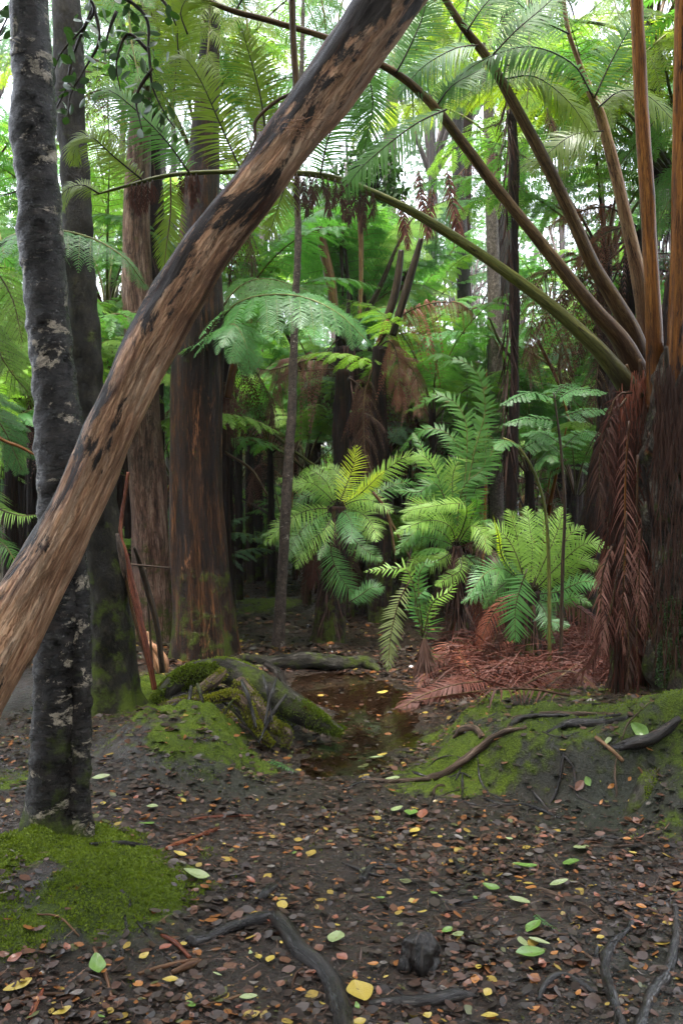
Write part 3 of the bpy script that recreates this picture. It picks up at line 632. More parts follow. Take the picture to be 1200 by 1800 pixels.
s5 = stipe(fK2, [(1152, 720, 34), (1150, 620, 30), (1146, 520, 27), (1137, 350, 25), (1126, 180, 23), (1118, 0, 21), (1112, -140, 18), (1090, -400, 10)], 6.0, 'stipe_orange', dY=-.3, label='straight brown orange stalk', seed=5)
s6 = stipe(fK2, [(1184, 720, 36), (1188, 600, 32), (1192, 450, 28), (1194, 250, 26), (1198, 0, 25), (1202, -140, 22), (1215, -400, 12)], 5.8, 'stipe_orange', dY=-.2, label='bright orange stalk at the edge', seed=6)
stipe(fK2, [(1165, 720, 30), (1166, 640, 26), (1170, 560, 18), (1176, 480, 12)], 6.1, 'fern_trunk', 'stalk_stub', seed=7)
stipe(fK, [(1100, 720, 26), (1092, 660, 16), (1085, 600, 8)], 6.3, 'fern_trunk', 'stalk_stub', seed=8)
# leafy pinnae, drawn one by one where the photo shows them
for q, (st, pts, Y, half, bm, kw) in enumerate([
    (s1, [(250, 316), (200, 275), (160, 240), (135, 250), (128, 290)], 5.4, 46, 'fern_olive', {}),
    (s1, [(333, 304), (290, 245), (235, 190), (190, 158), (160, 175)], 5.4, 58, 'fern', {}),
    (s1, [(425, 302), (388, 220), (352, 140), (322, 100), (298, 112)], 5.3, 66, 'fern_olive', {}),
    (s1, [(175, 341), (145, 325), (115, 335), (100, 365)], 5.5, 34, 'fern_olive', {}),
    (s1, [(300, 312), (300, 375), (293, 430), (288, 480)], 5.5, 30, 'fern_olive', dict(sm='stipe_tan')),
    (s1, [(505, 304), (500, 330), (470, 420)], 5.6, 34, 'fern_olive', {}),
    (s1, [(563, 308), (575, 250), (598, 190), (640, 130)], 5.7, 60, 'fern', {}),
    (s2, [(467, 236), (458, 170), (438, 95), (425, 50)], 5.2, 62, 'fern_olive', {}),
    (s2, [(330, 60), (318, 20), (340, -20)], 5.3, 60, 'fern_olive', {}),
    (s2, [(318, 120), (312, 60), (322, -10)], 5.6, 62, 'fern_olive', {}),
    (s2, [(695, 130), (722, 78), (745, 20), (752, -40)], 5.6, 54, 'fern', {}),
    (s2, [(785, 192), (735, 215), (680, 255), (630, 300), (600, 345)], 5.6, 50, 'fern', {}),
    (s2, [(765, 190), (795, 150), (850, 120)], 5.7, 46, 'fern', {}),
    (s2, [(640, 100), (655, 180), (640, 260)], 5.7, 52, 'fern', {}),
    (s2, [(415, 18), (440, -30), (450, -80)], 5.4, 50, 'fern', {}),
    (s3, [(866, 96), (905, 55), (955, 12), (1000, -30)], 5.7, 54, 'fern', {}),
    (s3, [(840, 80), (800, 85), (740, 120), (700, 170)], 5.7, 50, 'fern_cool', {}),
    (s3, [(880, 140), (940, 135), (1000, 180), (1040, 240)], 5.9, 52, 'fern_olive', {}),
    (s3, [(820, 55), (850, 10), (900, -40)], 5.7, 55, 'fern', {}),
    (s4, [(1040, 168), (1005, 112), (930, 82), (850, 105), (790, 150), (770, 185)], 5.8, 40, 'fern', dict(droop=.9, npin=70)),
    (s4, [(1044, 172), (1070, 115), (1100, 60), (1130, 10)], 6.0, 54, 'fern', {}),
    (s4, [(1050, 190), (1090, 160), (1140, 170), (1190, 220)], 6.1, 50, 'fern_olive', {}),
    (s4, [(1000, 60), (960, 40), (915, 10), (880, -30)], 5.9, 50, 'fern', {}),
    (s4, [(1060, 230), (1000, 240), (930, 300)], 6.1, 60, 'fern_olive', {}),
    ]):
    kw = dict(kw); kw.setdefault('npin', 62); kw.setdefault('gap', .98); pinna(st, pts, Y, half * 1.12, bm, seed=q, **kw)
# tall fern whose crown is out of the picture above: its long fronds roof the clearing
def high_fern(name, label, foot, Yc, crown_px, fronds, w_=60):
    b = at(foot[0], foot[1], Yc); b[2] = hz(b[0], b[1]); c = at(*crown_px, Yc); t = thing(name, label, 'tree fern', b)
    g = Geo(); tube(g, [b - (0, 0, .1), (b + c) / 2 + (.06, 0, 0), c], [w_ * .6 * Yc / F, w_ * .5 * Yc / F, w_ * .45 * Yc / F], 24, .05, .03, 9, .2, seed=foot[0] % 9); g.build('trunk', M['fern_trunk'], t)
    n = 420; rg = np.random.default_rng(abs(foot[0])); u = rg.random(n); a = rg.uniform(0, 6.28, n); C = b + (c - b) * (.25 + .75 * u[:, None]); r = w_ * .48 * Yc / F
    Q = C + np.stack([np.cos(a) * r, np.sin(a) * r, a * 0], -1); E = unit(np.stack([np.cos(a) * .3, np.sin(a) * .3, -np.ones(n)], -1) + rg.normal(0, .12, (n, 3))); W = unit(np.cross(E, np.stack([np.cos(a), np.sin(a), a * 0], -1)))
    g = Geo(); blades(g, Q, E, W, rg.uniform(.1, .35, n), rg.uniform(.006, .02, n), np.cross(E, W), (.7, 1, .8, .2), 0, .2); g.build('dead_leaf_skirt', M['dead_dark'], t)
    for q, (pts, bm, lp, kw) in enumerate(fronds):
        a = dict(kind='tree', r0=.022, r1=.003, t0=.22, npin=17, lp=lp, npu=30, pw=.10, n=(0, -.35, .95), droop=.35, seed=abs(foot[0]) + q, ns=8, jit=.1, gap=.72); a.update(kw)
        put_frond(t, A(pts, Yc), 'frond', 'stipe_dark' if a['r0'] > .025 else 'stipe_green', bm, **a)
    return t
high_fern('high_tree_fern', 'tall fern right of the leaning log with fronds roofing the upper right', (893, 1000), 9.0, (893, -170),
    [([(880, -170, 9.0), (780, -260, 8.6), (660, -160, 8.4), (600, 10, 8.3), (585, 160, 8.3)], 'fern', .7, {}), ([(880, -170, 9), (840, -200, 9.4), (770, -60, 9.8), (730, 90, 9.9), (725, 230, 9.9)], 'fern_olive', .75, {}), ([(880, -170, 9.0), (960, -230, 8.0), (1040, -120, 7.2), (1090, 40, 6.6)], 'fern_lime', .62, {}), ([(880, -170, 9.0), (820, -240, 8.2), (740, -130, 7.6), (700, 30, 7.2), (690, 130, 7.0)], 'fern_cool', .62, {}), ([(880, -170, 9), (900, -200, 8.4), (920, -60, 7.6), (930, 90, 7.2), (925, 190, 7.1)], 'fern_lime', .6, {}),
     ([(880, -170, 9), (1000, -220, 9.4), (1100, -60, 9.6), (1170, 120, 9.6)], 'fern_olive', .8, {}), ([(880, -170, 9), (780, -200, 9.6), (700, -40, 10), (640, 120, 10), (620, 220, 10)], 'fern_cool', .8, {}), ([(880, -170, 9), (940, -120, 9.8), (1000, 60, 10.2), (1030, 200, 10.2)], 'fern_lime', .8, {}),
     ([(880, -170, 9), (850, -120, 10), (810, 60, 10.6), (790, 200, 10.6)], "fern_lime", .8, {})], 17)
high_fern('high_tree_fern', 'tall fern behind the pinkish trunk with dark olive fronds above the left', (262, 1120), 9.9, (255, -160),
    [([(255, -160, 9.9), (330, -220, 8.4), (410, -60, 7.4), (440, 80, 7.2), (452, 200, 7.2)], 'fern_olive', .62, {}), ([(255, -160, 9.9), (310, -240, 8.4), (360, -80, 7.5), (368, 60, 7.3), (350, 190, 7.3)], 'fern_olive', .6, {}), ([(255, -160, 9.9), (180, -240, 8.4), (90, -100, 7.4), (60, 40, 7.2), (70, 160, 7.2)], 'fern_cool', .6, {}), ([(255, -160, 9.9), (380, -260, 8.6), (500, -160, 7.8), (560, -20, 7.6), (580, 120, 7.6)], 'fern', .62, {}), ([(255, -160, 9.9), (240, -240, 8.6), (225, -80, 7.6), (230, 60, 7.4), (250, 160, 7.3)], 'fern', .6, {}), ([(255, -160, 9.9), (200, -200, 9), (150, -60, 8.5), (120, 60, 8.3), (110, 180, 8.2)], 'fern_cool', .7, {}), ([(255, -160, 9.9), (270, -200, 9.2), (300, -30, 8.6), (310, 100, 8.4), (300, 220, 8.4)], 'fern_olive', .7, {}),
     ([(255, -160, 9.9), (380, -200, 10.5), (500, -60, 10.8), (560, 60, 10.8), (585, 190, 10.8)], 'fern_cool', .85, {}), ([(255, -160, 9.9), (220, -120, 10.4), (195, 60, 10.8), (190, 200, 10.8), (200, 290, 10.8)], 'fern_olive', .8, {}), ([(255, -160, 9.9), (150, -180, 10.2), (60, -40, 10.4), (10, 120, 10.4)], 'fern_cool', .85, {})], 40)
high_fern('high_tree_fern', 'tall fern beyond the right edge reaching broad fronds in over the stalks', (1420, 1160), 8.0, (1400, 80),
    [([(1400, 80, 8), (1330, 0, 8), (1200, 40, 8), (1080, 150, 8), (1000, 280, 8)], 'fern_olive', .72, {}), ([(1400, 80, 8), (1300, 90, 8.4), (1180, 180, 8.6), (1080, 300, 8.7)], 'fern', .75, {}), ([(1400, 80, 8), (1290, -60, 8.4), (1150, -60, 8.8), (1010, 40, 9)], 'fern_lime', .75, {}),
     ([(1400, 80, 8), (1320, 160, 8.2), (1230, 260, 8.3), (1150, 400, 8.3)], 'fern', .7, {})], 60)
high_fern('high_tree_fern', 'fern behind the thick brown trunk arching bluish fronds over the path', (352, 1150), 8.8, (352, 640),
    [([(352, 640, 8.8), (390, 560, 8.4), (440, 524, 8.1), (520, 520, 7.9), (590, 548, 7.8), (645, 600, 7.8)], 'fern_cool', .52, dict(r0=.014, droop=.6, n=(0, -.6, .8))), ([(352, 640, 8.8), (380, 560, 8.9), (420, 505, 9.0), (470, 490, 9.1), (540, 510, 9.1)], 'fern', .5, dict(r0=.014, droop=.6, n=(0, -.6, .8))),
     ([(352, 640, 8.8), (385, 590, 8.2), (410, 570, 7.9), (430, 600, 7.8), (440, 650, 7.8)], 'fern_cool', .4, dict(r0=.012, droop=.5)), ([(352, 640, 8.8), (300, 560, 9.2), (240, 520, 9.4), (190, 545, 9.4)], 'fern', .5, dict(r0=.014, droop=.5))], 40)
high_fern('high_tree_fern', 'fern left of the near trunk with a drooping frond crossing behind it', (-60, 1150), 6.6, (-60, 520),
    [([(-60, 520, 6.6), (0, 430, 6.3), (70, 405, 6.1), (150, 415, 6.0), (215, 450, 5.9), (255, 500, 5.9)], 'fern_cool', .30, dict(r0=.014, droop=.7, npu=22, pw=.07)), ([(-60, 520, 6.6), (-20, 470, 6.4), (20, 520, 6.3), (40, 600, 6.2)], 'fern_lime', .26, dict(r0=.010, npin=20, npu=22, pw=.045, jit=.15)), ([(-60, 520, 6.6), (-30, 560, 6.5), (10, 640, 6.4), (50, 690, 6.4)], 'fern_lime', .26, dict(r0=.010, npin=20, npu=22, pw=.045, jit=.15)),
     ([(-60, 640, 6.6), (-30, 700, 6.5), (10, 760, 6.4), (40, 830, 6.4)], 'fern_cool', .26, dict(r0=.010, npin=20, npu=22, pw=.045, jit=.15)), ([(-60, 800, 6.6), (-20, 880, 6.4), (30, 905, 6.3), (70, 905, 6.2)], 'fern_lime', .2, dict(r0=.01, kind='sword', npin=40, gap=.6)), ([(-60, 850, 6.6), (-30, 930, 6.4), (10, 960, 6.3), (40, 1010, 6.2)], 'fern', .2, dict(r0=.01, kind='sword', npin=40, gap=.6))], 50)
high_fern('dark_tree_fern', 'dark shaggy central tree fern with black stalks spreading upward, behind the bright fern', (622, 985), 12.0, (610, 610),
    [([(610, 610, 12), (578, 500, 12), (556, 400, 12), (520, 350, 12), (470, 350, 12)], 'fern', .55, dict(t0=.5, r0=.045)), ([(610, 610, 12), (660, 520, 12), (700, 430, 12), (730, 380, 12), (790, 350, 12)], 'fern_lime', .55, dict(t0=.5, r0=.045)), ([(610, 610, 12), (612, 500, 12), (602, 400, 12), (600, 330, 12), (560, 300, 11.6)], 'fern', .55, dict(t0=.55, r0=.03)),
     ([(610, 610, 12), (640, 560, 11.8), (680, 540, 11.6), (730, 560, 11.5)], 'fern_cool', .45, {}), ([(610, 610, 12), (580, 560, 11.8), (540, 550, 11.6), (500, 580, 11.5)], 'fern_cool', .45, {}), ([(610, 610, 12), (650, 540, 12.2), (720, 500, 12.4), (790, 520, 12.5)], 'fern_lime', .5, {})], 54)
high_fern('dark_tree_fern', 'second dark shaggy tree fern pressed against the right side of the central one', (662, 990), 12.3, (652, 640),
    [([(652, 640, 12.3), (690, 540, 12.3), (735, 430, 12.3), (775, 360, 12.3), (830, 350, 12.2)], 'fern_cool', .55, dict(t0=.5, r0=.045)), ([(652, 640, 12.3), (640, 520, 12.3), (634, 420, 12.3), (632, 340, 12.3), (650, 280, 12.2)], 'fern', .55, dict(t0=.55, r0=.03)),
     ([(652, 640, 12.3), (700, 590, 12), (740, 600, 11.8), (780, 650, 11.7)], 'fern', .45, {})], 46)
# rusty dead fronds sagging in the middle distance, each hanging on its own fern
for q, (lb, foot, crown, Y, fr_) in enumerate([
    ('dark dead fern with pinkish brown fronds draped just right of the sapling', (600, 1000), (600, 650), 11.6, [([(596, 650), (560, 632), (520, 638), (480, 650), (452, 648)], .42, 'dead_pink'), ([(596, 650), (560, 650), (500, 660), (478, 700), (480, 780)], .14, 'dead_pink'), ([(600, 655), (640, 690), (650, 760), (655, 830)], .25, 'dead')]),
    ('dead fern with a reddish brown frond arching right of the central trunk', (668, 1000), (665, 610), 11.2, [([(660, 612), (700, 560), (750, 535), (800, 532), (830, 548)], .36, 'dead_rust'), ([(664, 612), (685, 600), (700, 640), (698, 720)], .2, 'dead_rust'), ([(664, 615), (690, 620), (730, 660), (735, 730)], .22, 'dead_pink'), ([(664, 615), (640, 700), (640, 780), (645, 850)], .28, 'dead_dark')]),
    ('dead fern hanging rusty fronds behind the arching stalks at the right', (1010, 1020), (1120, 400), 9.6, [([(1120, 400), (1070, 365), (1010, 375), (960, 400)], .3, 'dead_rust'), ([(1120, 400), (1090, 400), (1050, 420), (1020, 470)], .3, 'dead_rust'), ([(1110, 420), (1030, 500), (1000, 580), (990, 680)], .34, 'dead'), ([(1110, 420), (1060, 540), (1050, 640), (1040, 740)], .34, 'dead_dark'), ([(1110, 420), (960, 480), (935, 560), (930, 650)], .3, 'dead')])]):
    b = at(foot[0], foot[1], Y); b[2] = hz(b[0], b[1]); c = at(*crown, Y); t = thing('dead_tree_fern', lb, 'dead fern', b)
    g = Geo(); tube(g, [b - (0, 0, .1), (b + c) / 2, c], [.14, .11, .09], 20, .05, .03, 9, .2, seed=q); g.build('trunk', M['fern_trunk'], t)
    for k_, (pts, lp, bm) in enumerate(fr_):
        put_frond(t, A(pts, Y, -.4), 'dead_frond', 'stipe_brown', bm, kind='tree', r0=.012, r1=.003, t0=.15, npin=26, lp=lp, npu=22, pw=.032, n=(0, -.8, .4), droop=1.3, seed=q * 10 + k_, ns=6, jit=.38, gap=.62, pudroop=.9, keep=.85)
# brown withered pinnae hanging from the lowest stalk
rg = np.random.default_rng(9)
for x in list(range(522, 665, 11)) + list(range(232, 275, 9)) + list(range(318, 350, 9)):
    y = float(np.interp(x, [165, 230, 300, 400, 525, 590, 650, 720], [343, 325, 308, 302, 304, 314, 337, 370])); ln = rg.uniform(40, 85) * (1 if x > 400 else .8)
    pinna(s1, [(x, y), (x + rg.uniform(-4, 4), y + ln * .5), (x + rg.uniform(-9, 9), y + ln)], 5.6, 9, 'dead_dark' if x > 400 else 'dead', seed=x, npin=16, droop=1.2, jit=.3, name='withered_pinna', r0=.003)
for x, y, l, d in ((785, 300, 130, 30), (735, 300, 120, 20), (705, 330, 110, 12), (760, 330, 90, -10), (960, 190, 50, 20)):
    pinna(s2, [(x, y), (x + d * .4, y + l * .5), (x + d, y + l)], 7.2, 15, 'dead', seed=x, npin=26, droop=1.0, jit=.3, name='withered_pinna')
# dead fronds hanging round the big trunks as a skirt
def fibres(parent, name, cx0, cx1, y0, y1, Y, n, mat, seed=1, w_=(.003, .008), ln=(.15, .6)):
    rg = np.random.default_rng(seed); g = Geo()
    x = rg.uniform(cx0, cx1, n); y = rg.uniform(y0, y1, n); L = rg.uniform(*ln, n)
    Q = np.array([at(a, b, Y + rg.uniform(-.05, .08)) for a, b in zip(x, y)]); E = unit(np.stack([rg.normal(0, .12, n), rg.uniform(-.12, .02, n), -np.ones(n)], -1))
    W = unit(np.cross(E, rg.normal(0, .3, (n, 3)) + np.array([0, 1, 0]))); blades(g, Q, E, W, L, rg.uniform(*w_, n), np.cross(E, W), (.6, 1, 1, .7, .2), .0, .3, .12)
    return g.build(name, M[mat], parent)
for q, (pts, half, bm) in enumerate([
    ([(1105, 740), (1098, 850), (1098, 980), (1092, 1090), (1100, 1160)], 26, 'dead_pink'), ([(1140, 760), (1150, 900), (1140, 1060), (1130, 1180)], 22, 'dead'),
    ([(1120, 800), (1118, 950), (1118, 1100), (1120, 1235)], 24, 'dead'), ([(1088, 820), (1070, 900), (1066, 1000), (1074, 1090)], 22, 'dead'),
    ([(1100, 900), (1095, 1020), (1105, 1150), (1098, 1240)], 20, 'dead_dark'), ([(1075, 960), (1058, 1010), (1055, 1080), (1060, 1150)], 20, 'dead_pink'),
    ([(1150, 860), (1165, 980), (1160, 1100), (1155, 1220)], 20, 'dead_dark'),
    ([(1100, 700), (1060, 760), (1052, 850), (1060, 930)], 24, 'dead_dark'), ([(1110, 690), (1080, 700), (1066, 780), (1078, 880)], 20, 'dead'), ([(1086, 1000), (1066, 1100), (1040, 1160), (1010, 1190)], 26, 'dead'), ([(1180, 760), (1178, 880), (1186, 1000)], 20, 'dead_dark'), ([(1130, 900), (1122, 1010), (1130, 1120)], 22, 'dead_pink')]):
    pinna(fK, pts, 5.88 if q != 3 else 6.05, half * 1.05, bm, 'stipe_orange' if q == 0 else 'stipe_brown', (0, -1, .1), seed=60 + q, npin=66, droop=.8, jit=.4, keep=.8, name='dead_frond', puw=.009, ang=38, r0=.009, lift=.2)
fibres(fK, 'root_fibre', 1075, 1160, 700, 1150, 6.02, 800, 'dead_dark', 1)
fibres(fK, 'trunk_hair', 1070, 1170, 690, 1000, 6.0, 500, 'dead_dark', 2)
fibres(fK, 'crown_fibre', 1088, 1150, 650, 760, 6.05, 420, 'dead_rust', 4, (.003, .009), (.08, .3)); fibres(fK2, 'crown_fibre', 1150, 1215, 640, 800, 5.6, 320, 'dead_dark', 5, (.003, .01), (.08, .3))
fibres(fK2, 'root_fibre', 1145, 1215, 720, 1150, 5.52, 420, 'dead_dark', 3, (.003, .007), (.06, .25))
rg = np.random.default_rng(31)
for q in range(26):
    pr = fK if q % 2 else fK2; cx, Yq = (1118, 6.12) if q % 2 else (1190, 5.72); x = cx + rg.uniform(-44, 44); y = rg.uniform(650, 900); g = Geo(); dx = rg.uniform(-16, 16) + (x - cx) * .25
    tube(g, A([(x, y + 60), (x + dx * .4, y + 10), (x + dx, y - rg.uniform(20, 70))], Yq, -.03), [.02, .018, .011], 8, .02, .005, 30, .3, seed=q); g.build('old_stalk_stub', M[['fern_trunk', 'stipe_brown', 'stipe_dark'][q % 3]], pr)
n = 5000; x = rg.uniform(1150, 1200, n); y = rg.uniform(780, 1230, n); Q = np.array([at(a, b, 5.9 - .19 + .13 * ((a - 1195) / 50) ** 2) for a, b in zip(x, y)]); k_ = fbm(Q * 4, 3) > .25; Q = Q[k_]; n = len(Q)
E = unit(rg.normal(0, .7, (n, 3)) + (0, -1, .2)); W = unit(np.cross(E, rg.normal(0, 1, (n, 3)))); g = Geo(); blades(g, Q, E, W, rg.uniform(.01, .028, n), rg.uniform(.006, .012, n), np.cross(E, W), (.5, 1, .1), .1); tag(g.build('moss_patch', M['leaf_dark'], fK2), kind='stuff')
for x in range(1085, 1155, 9):
    g = Geo(); tube(g, A([(x, 760 + 20 * math.sin(x)), (x + 3, 1000), (x - 2 + 6 * math.sin(x * 3), 1238)], 6.06), [.012, .014, .017], 8, .04, .006, 20, .3, seed=x); g.build('aerial_root', M['fern_trunk'], fK)
fibres(fK, 'rusty_fibre', 1080, 1155, 720, 1180, 5.98, 260, 'dead', 6)

# ------------------------------------------------------------------ fern clumps in the middle
def clump(name, label, foot, Y, top, tr_w, fronds, trunk_mat='fern_trunk', hair=0, cat='fern'):
    b = gp(*foot) if Y is None else at(foot[0], foot[1], Y); b = np.array([b[0], b[1], hz(b[0], b[1])]); Y = b[1]
    t = thing(name, label, cat, b)
    if tr_w:
        g = Geo(); tube(g, [b - (0, 0, .08), (b + at(*top, Y)) / 2 + (.02, 0, 0), at(*top, Y)], [tr_w * .65 * Y / F, tr_w * .5 * Y / F, tr_w * .42 * Y / F], 24, .03, .03, 10, .2, seed=foot[0] % 7, flare=(.3, .15, 5)); g.build('trunk', M[trunk_mat], t)
        n = 260; rg = np.random.default_rng(foot[0]); u = rg.random(n) ** .8; a = rg.uniform(0, 6.28, n); C = b + (at(*top, Y) - b) * u[:, None]; r = tr_w * .5 * Y / F
        Q = C + np.stack([np.cos(a) * r, np.sin(a) * r, a * 0], -1); E = unit(np.stack([np.cos(a) * .35, np.sin(a) * .35, -np.ones(n)], -1) + rg.normal(0, .12, (n, 3))); W = unit(np.cross(E, np.stack([np.cos(a), np.sin(a), a * 0], -1)))
        g = Geo(); blades(g, Q, E, W, rg.uniform(.12, .4, n), rg.uniform(.004, .012, n), np.cross(E, W), (.7, 1, .8, .2), 0, .2); g.build('dead_leaf_skirt', M['dead_dark'], t)
    for q, f in enumerate(fronds):
        pts, half, bm = f[0], f[1], f[2]; kw = dict(f[3]) if len(f) > 3 else {}
        dY = kw.pop('dY', 0.0); Yf = kw.pop('Y', Y); sm = kw.pop('sm', 'stipe_green'); npin = kw.pop('npin', 54); nm = kw.pop('name', 'frond'); lab = kw.pop('label', None)
        a = dict(kind='sword', r0=.006, r1=.0015, t0=.10, npin=npin, lp=half * Yf / F, n=(0, -.85, .5), droop=.12, prof='lance', seed=foot[0] + q, ang=22, jit=.12, gap=.74, ns=6, keep=.95); a.update(kw)
        put_frond(t, A(pts, Yf, dY), nm, sm, bm, label=lab, **a)
    return t
Y1 = 9.6
clump('bright_fern', 'bright green fern with one upright yellow frond, left of the centre', (575, 1075), Y1, (592, 890), 44, [
    ([(594, 890), (610, 850), (622, 815), (627, 783)], 30, 'fern_yellow', dict(label='upright yellow frond', gap=.6, npin=36)),
    ([(596, 888), (640, 855), (680, 825), (715, 803), (748, 812)], 30, 'fern_lime', dict(dY=-.2, sides=(1, .9))),
    ([(596, 890), (630, 870), (660, 842), (676, 828)], 20, 'fern_yellow', dict(dY=-.3)),
    ([(590, 890), (575, 850), (550, 828), (528, 832)], 26, 'fern_lime', dict(dY=.2)), ([(590, 890), (550, 862), (515, 848), (490, 842)], 24, 'fern_lime', dict(dY=-.1)),
    ([(590, 892), (560, 870), (530, 878), (515, 900)], 22, 'fern', dict(dY=-.2)), ([(588, 894), (550, 895), (510, 912), (465, 958)], 30, 'fern_lime', dict(dY=-.5)),
    ([(590, 896), (555, 910), (520, 945), (505, 985)], 32, 'fern', dict(dY=-.6)), ([(594, 896), (610, 905), (618, 925), (616, 955)], 30, 'fern_cool', dict(dY=-.6, droop=.1)),
    ([(600, 894), (635, 902), (655, 925), (662, 952)], 26, 'fern_lime', dict(dY=-.5)), ([(592, 900), (575, 925), (570, 960), (560, 985)], 18, 'fern', dict(dY=-.4)),
    ([(580, 950), (585, 985), (605, 1025), (628, 1050)], 34, 'fern_cool', dict(Y=9.2, label='lower dark green frond')), ([(612, 1060), (635, 1045), (655, 1032), (676, 1034)], 22, 'fern_cool', dict(Y=9.1)),
    ([(585, 895), (560, 920), (500, 930), (455, 945)], 20, 'fern', dict(dY=-.3)),
    ([(594, 892), (575, 870), (545, 848), (512, 858)], 28, 'fern_lime', dict(dY=-.35)), ([(596, 892), (606, 862), (598, 838), (578, 815)], 26, 'fern_lime', dict(dY=.25)), ([(598, 892), (625, 880), (655, 880), (690, 900)], 26, 'fern_lime', dict(dY=-.4)),
    ([(598, 894), (640, 880), (700, 850), (735, 850)], 24, 'fern', dict(dY=.3)), ([(590, 896), (570, 930), (535, 960), (520, 1000)], 28, 'fern_lime', dict(dY=-.5)), ([(596, 898), (606, 930), (640, 965), (672, 985)], 26, 'fern', dict(dY=-.5)),
    ([(590, 900), (575, 940), (552, 985), (548, 1035)], 22, 'dead', dict(dY=-.1, sm='stipe_brown', name='dead_frond', droop=.8)), ([(600, 900), (612, 950), (618, 1000), (615, 1060)], 22, 'dead_dark', dict(dY=-.1, sm='stipe_brown', name='dead_frond', droop=.8)),
    ([(592, 900), (560, 950), (540, 1010), (535, 1065)], 20, 'dead_dark', dict(dY=0, sm='stipe_brown', name='dead_frond', droop=.8))])
Y2 = 8.7
clump('cascading_fern', 'tall fern with a cascade of overlapping fronds right of the bright fern', (808, 1150), Y2, (800, 960), 30, [
    ([(800, 960), (790, 900), (765, 850), (735, 865), (692, 862)], 26, 'fern', dict(dY=-.2)), ([(800, 958), (780, 880), (770, 830), (772, 800)], 40, 'fern', dict(dY=.1)),
    ([(802, 958), (812, 880), (818, 800), (820, 750)], 30, 'fern_lime', dict(dY=.2)), ([(802, 958), (835, 860), (862, 800), (872, 780), (880, 830)], 26, 'fern', dict(dY=.2, npin=44)),
    ([(802, 958), (820, 800), (812, 725), (770, 695), (722, 722)], 30, 'fern', dict(dY=.3, npin=54)), ([(800, 960), (820, 900), (800, 885), (700, 900)], 20, 'fern_lime', dict(dY=-.5)),
    ([(802, 962), (790, 925), (750, 915), (692, 938)], 26, 'fern_lime', dict(dY=-.6)), ([(802, 962), (775, 950), (735, 945), (700, 960)], 20, 'fern', dict(dY=-.5)),
    ([(804, 958), (830, 905), (838, 885), (835, 870)], 26, 'fern', dict(dY=-.2)), ([(804, 960), (840, 920), (850, 915), (868, 925)], 18, 'fern', dict(dY=-.3)),
    ([(800, 965), (770, 985), (735, 990), (712, 1005)], 22, 'fern_lime', dict(dY=-.4)), ([(802, 965), (810, 1000), (780, 1020), (765, 1030)], 18, 'fern_lime', dict(dY=-.4)),
    ([(806, 962), (840, 955), (870, 985), (865, 1020)], 22, 'dead_dark', dict(dY=-.6, sm='stipe_brown', name='dead_frond', droop=.8)),
    ([(806, 965), (840, 1000), (850, 1035), (810, 1060)], 22, 'fern_cool', dict(dY=-.3)), ([(800, 960), (812, 860), (850, 820), (852, 760)], 26, 'fern', dict(dY=.1)),
    ([(798, 958), (760, 900), (745, 800), (725, 760)], 28, 'fern', dict(dY=.3)),
    ([(800, 958), (775, 905), (740, 885), (705, 915)], 30, 'fern_lime', dict(dY=-.3)), ([(800, 958), (795, 870), (800, 820), (835, 790)], 34, 'fern_lime', dict(dY=.1)), ([(800, 958), (770, 840), (740, 800), (715, 815)], 32, 'fern_lime', dict(dY=.1)),
    ([(802, 958), (830, 850), (850, 780), (838, 730)], 34, 'fern_lime', dict(dY=.3)), ([(802, 958), (812, 820), (790, 765), (745, 755), (700, 795)], 28, 'fern', dict(dY=.35, npin=54)), ([(802, 958), (832, 800), (852, 720), (838, 655), (798, 632), (762, 655)], 28, 'fern', dict(dY=.35, npin=54)),
    ([(800, 962), (775, 935), (735, 930), (695, 975)], 28, 'fern', dict(dY=-.5)), ([(802, 960), (825, 925), (845, 935), (860, 975)], 26, 'fern_lime', dict(dY=-.4)), ([(802, 962), (800, 1000), (770, 1050), (762, 1090)], 22, 'dead_dark', dict(dY=-.1, sm='stipe_brown', name='dead_frond', droop=.8)),
    ([(804, 962), (822, 1010), (840, 1060), (842, 1120)], 24, 'dead', dict(dY=-.1, sm='stipe_brown', name='dead_frond', droop=.8))])
Y3 = 8.0
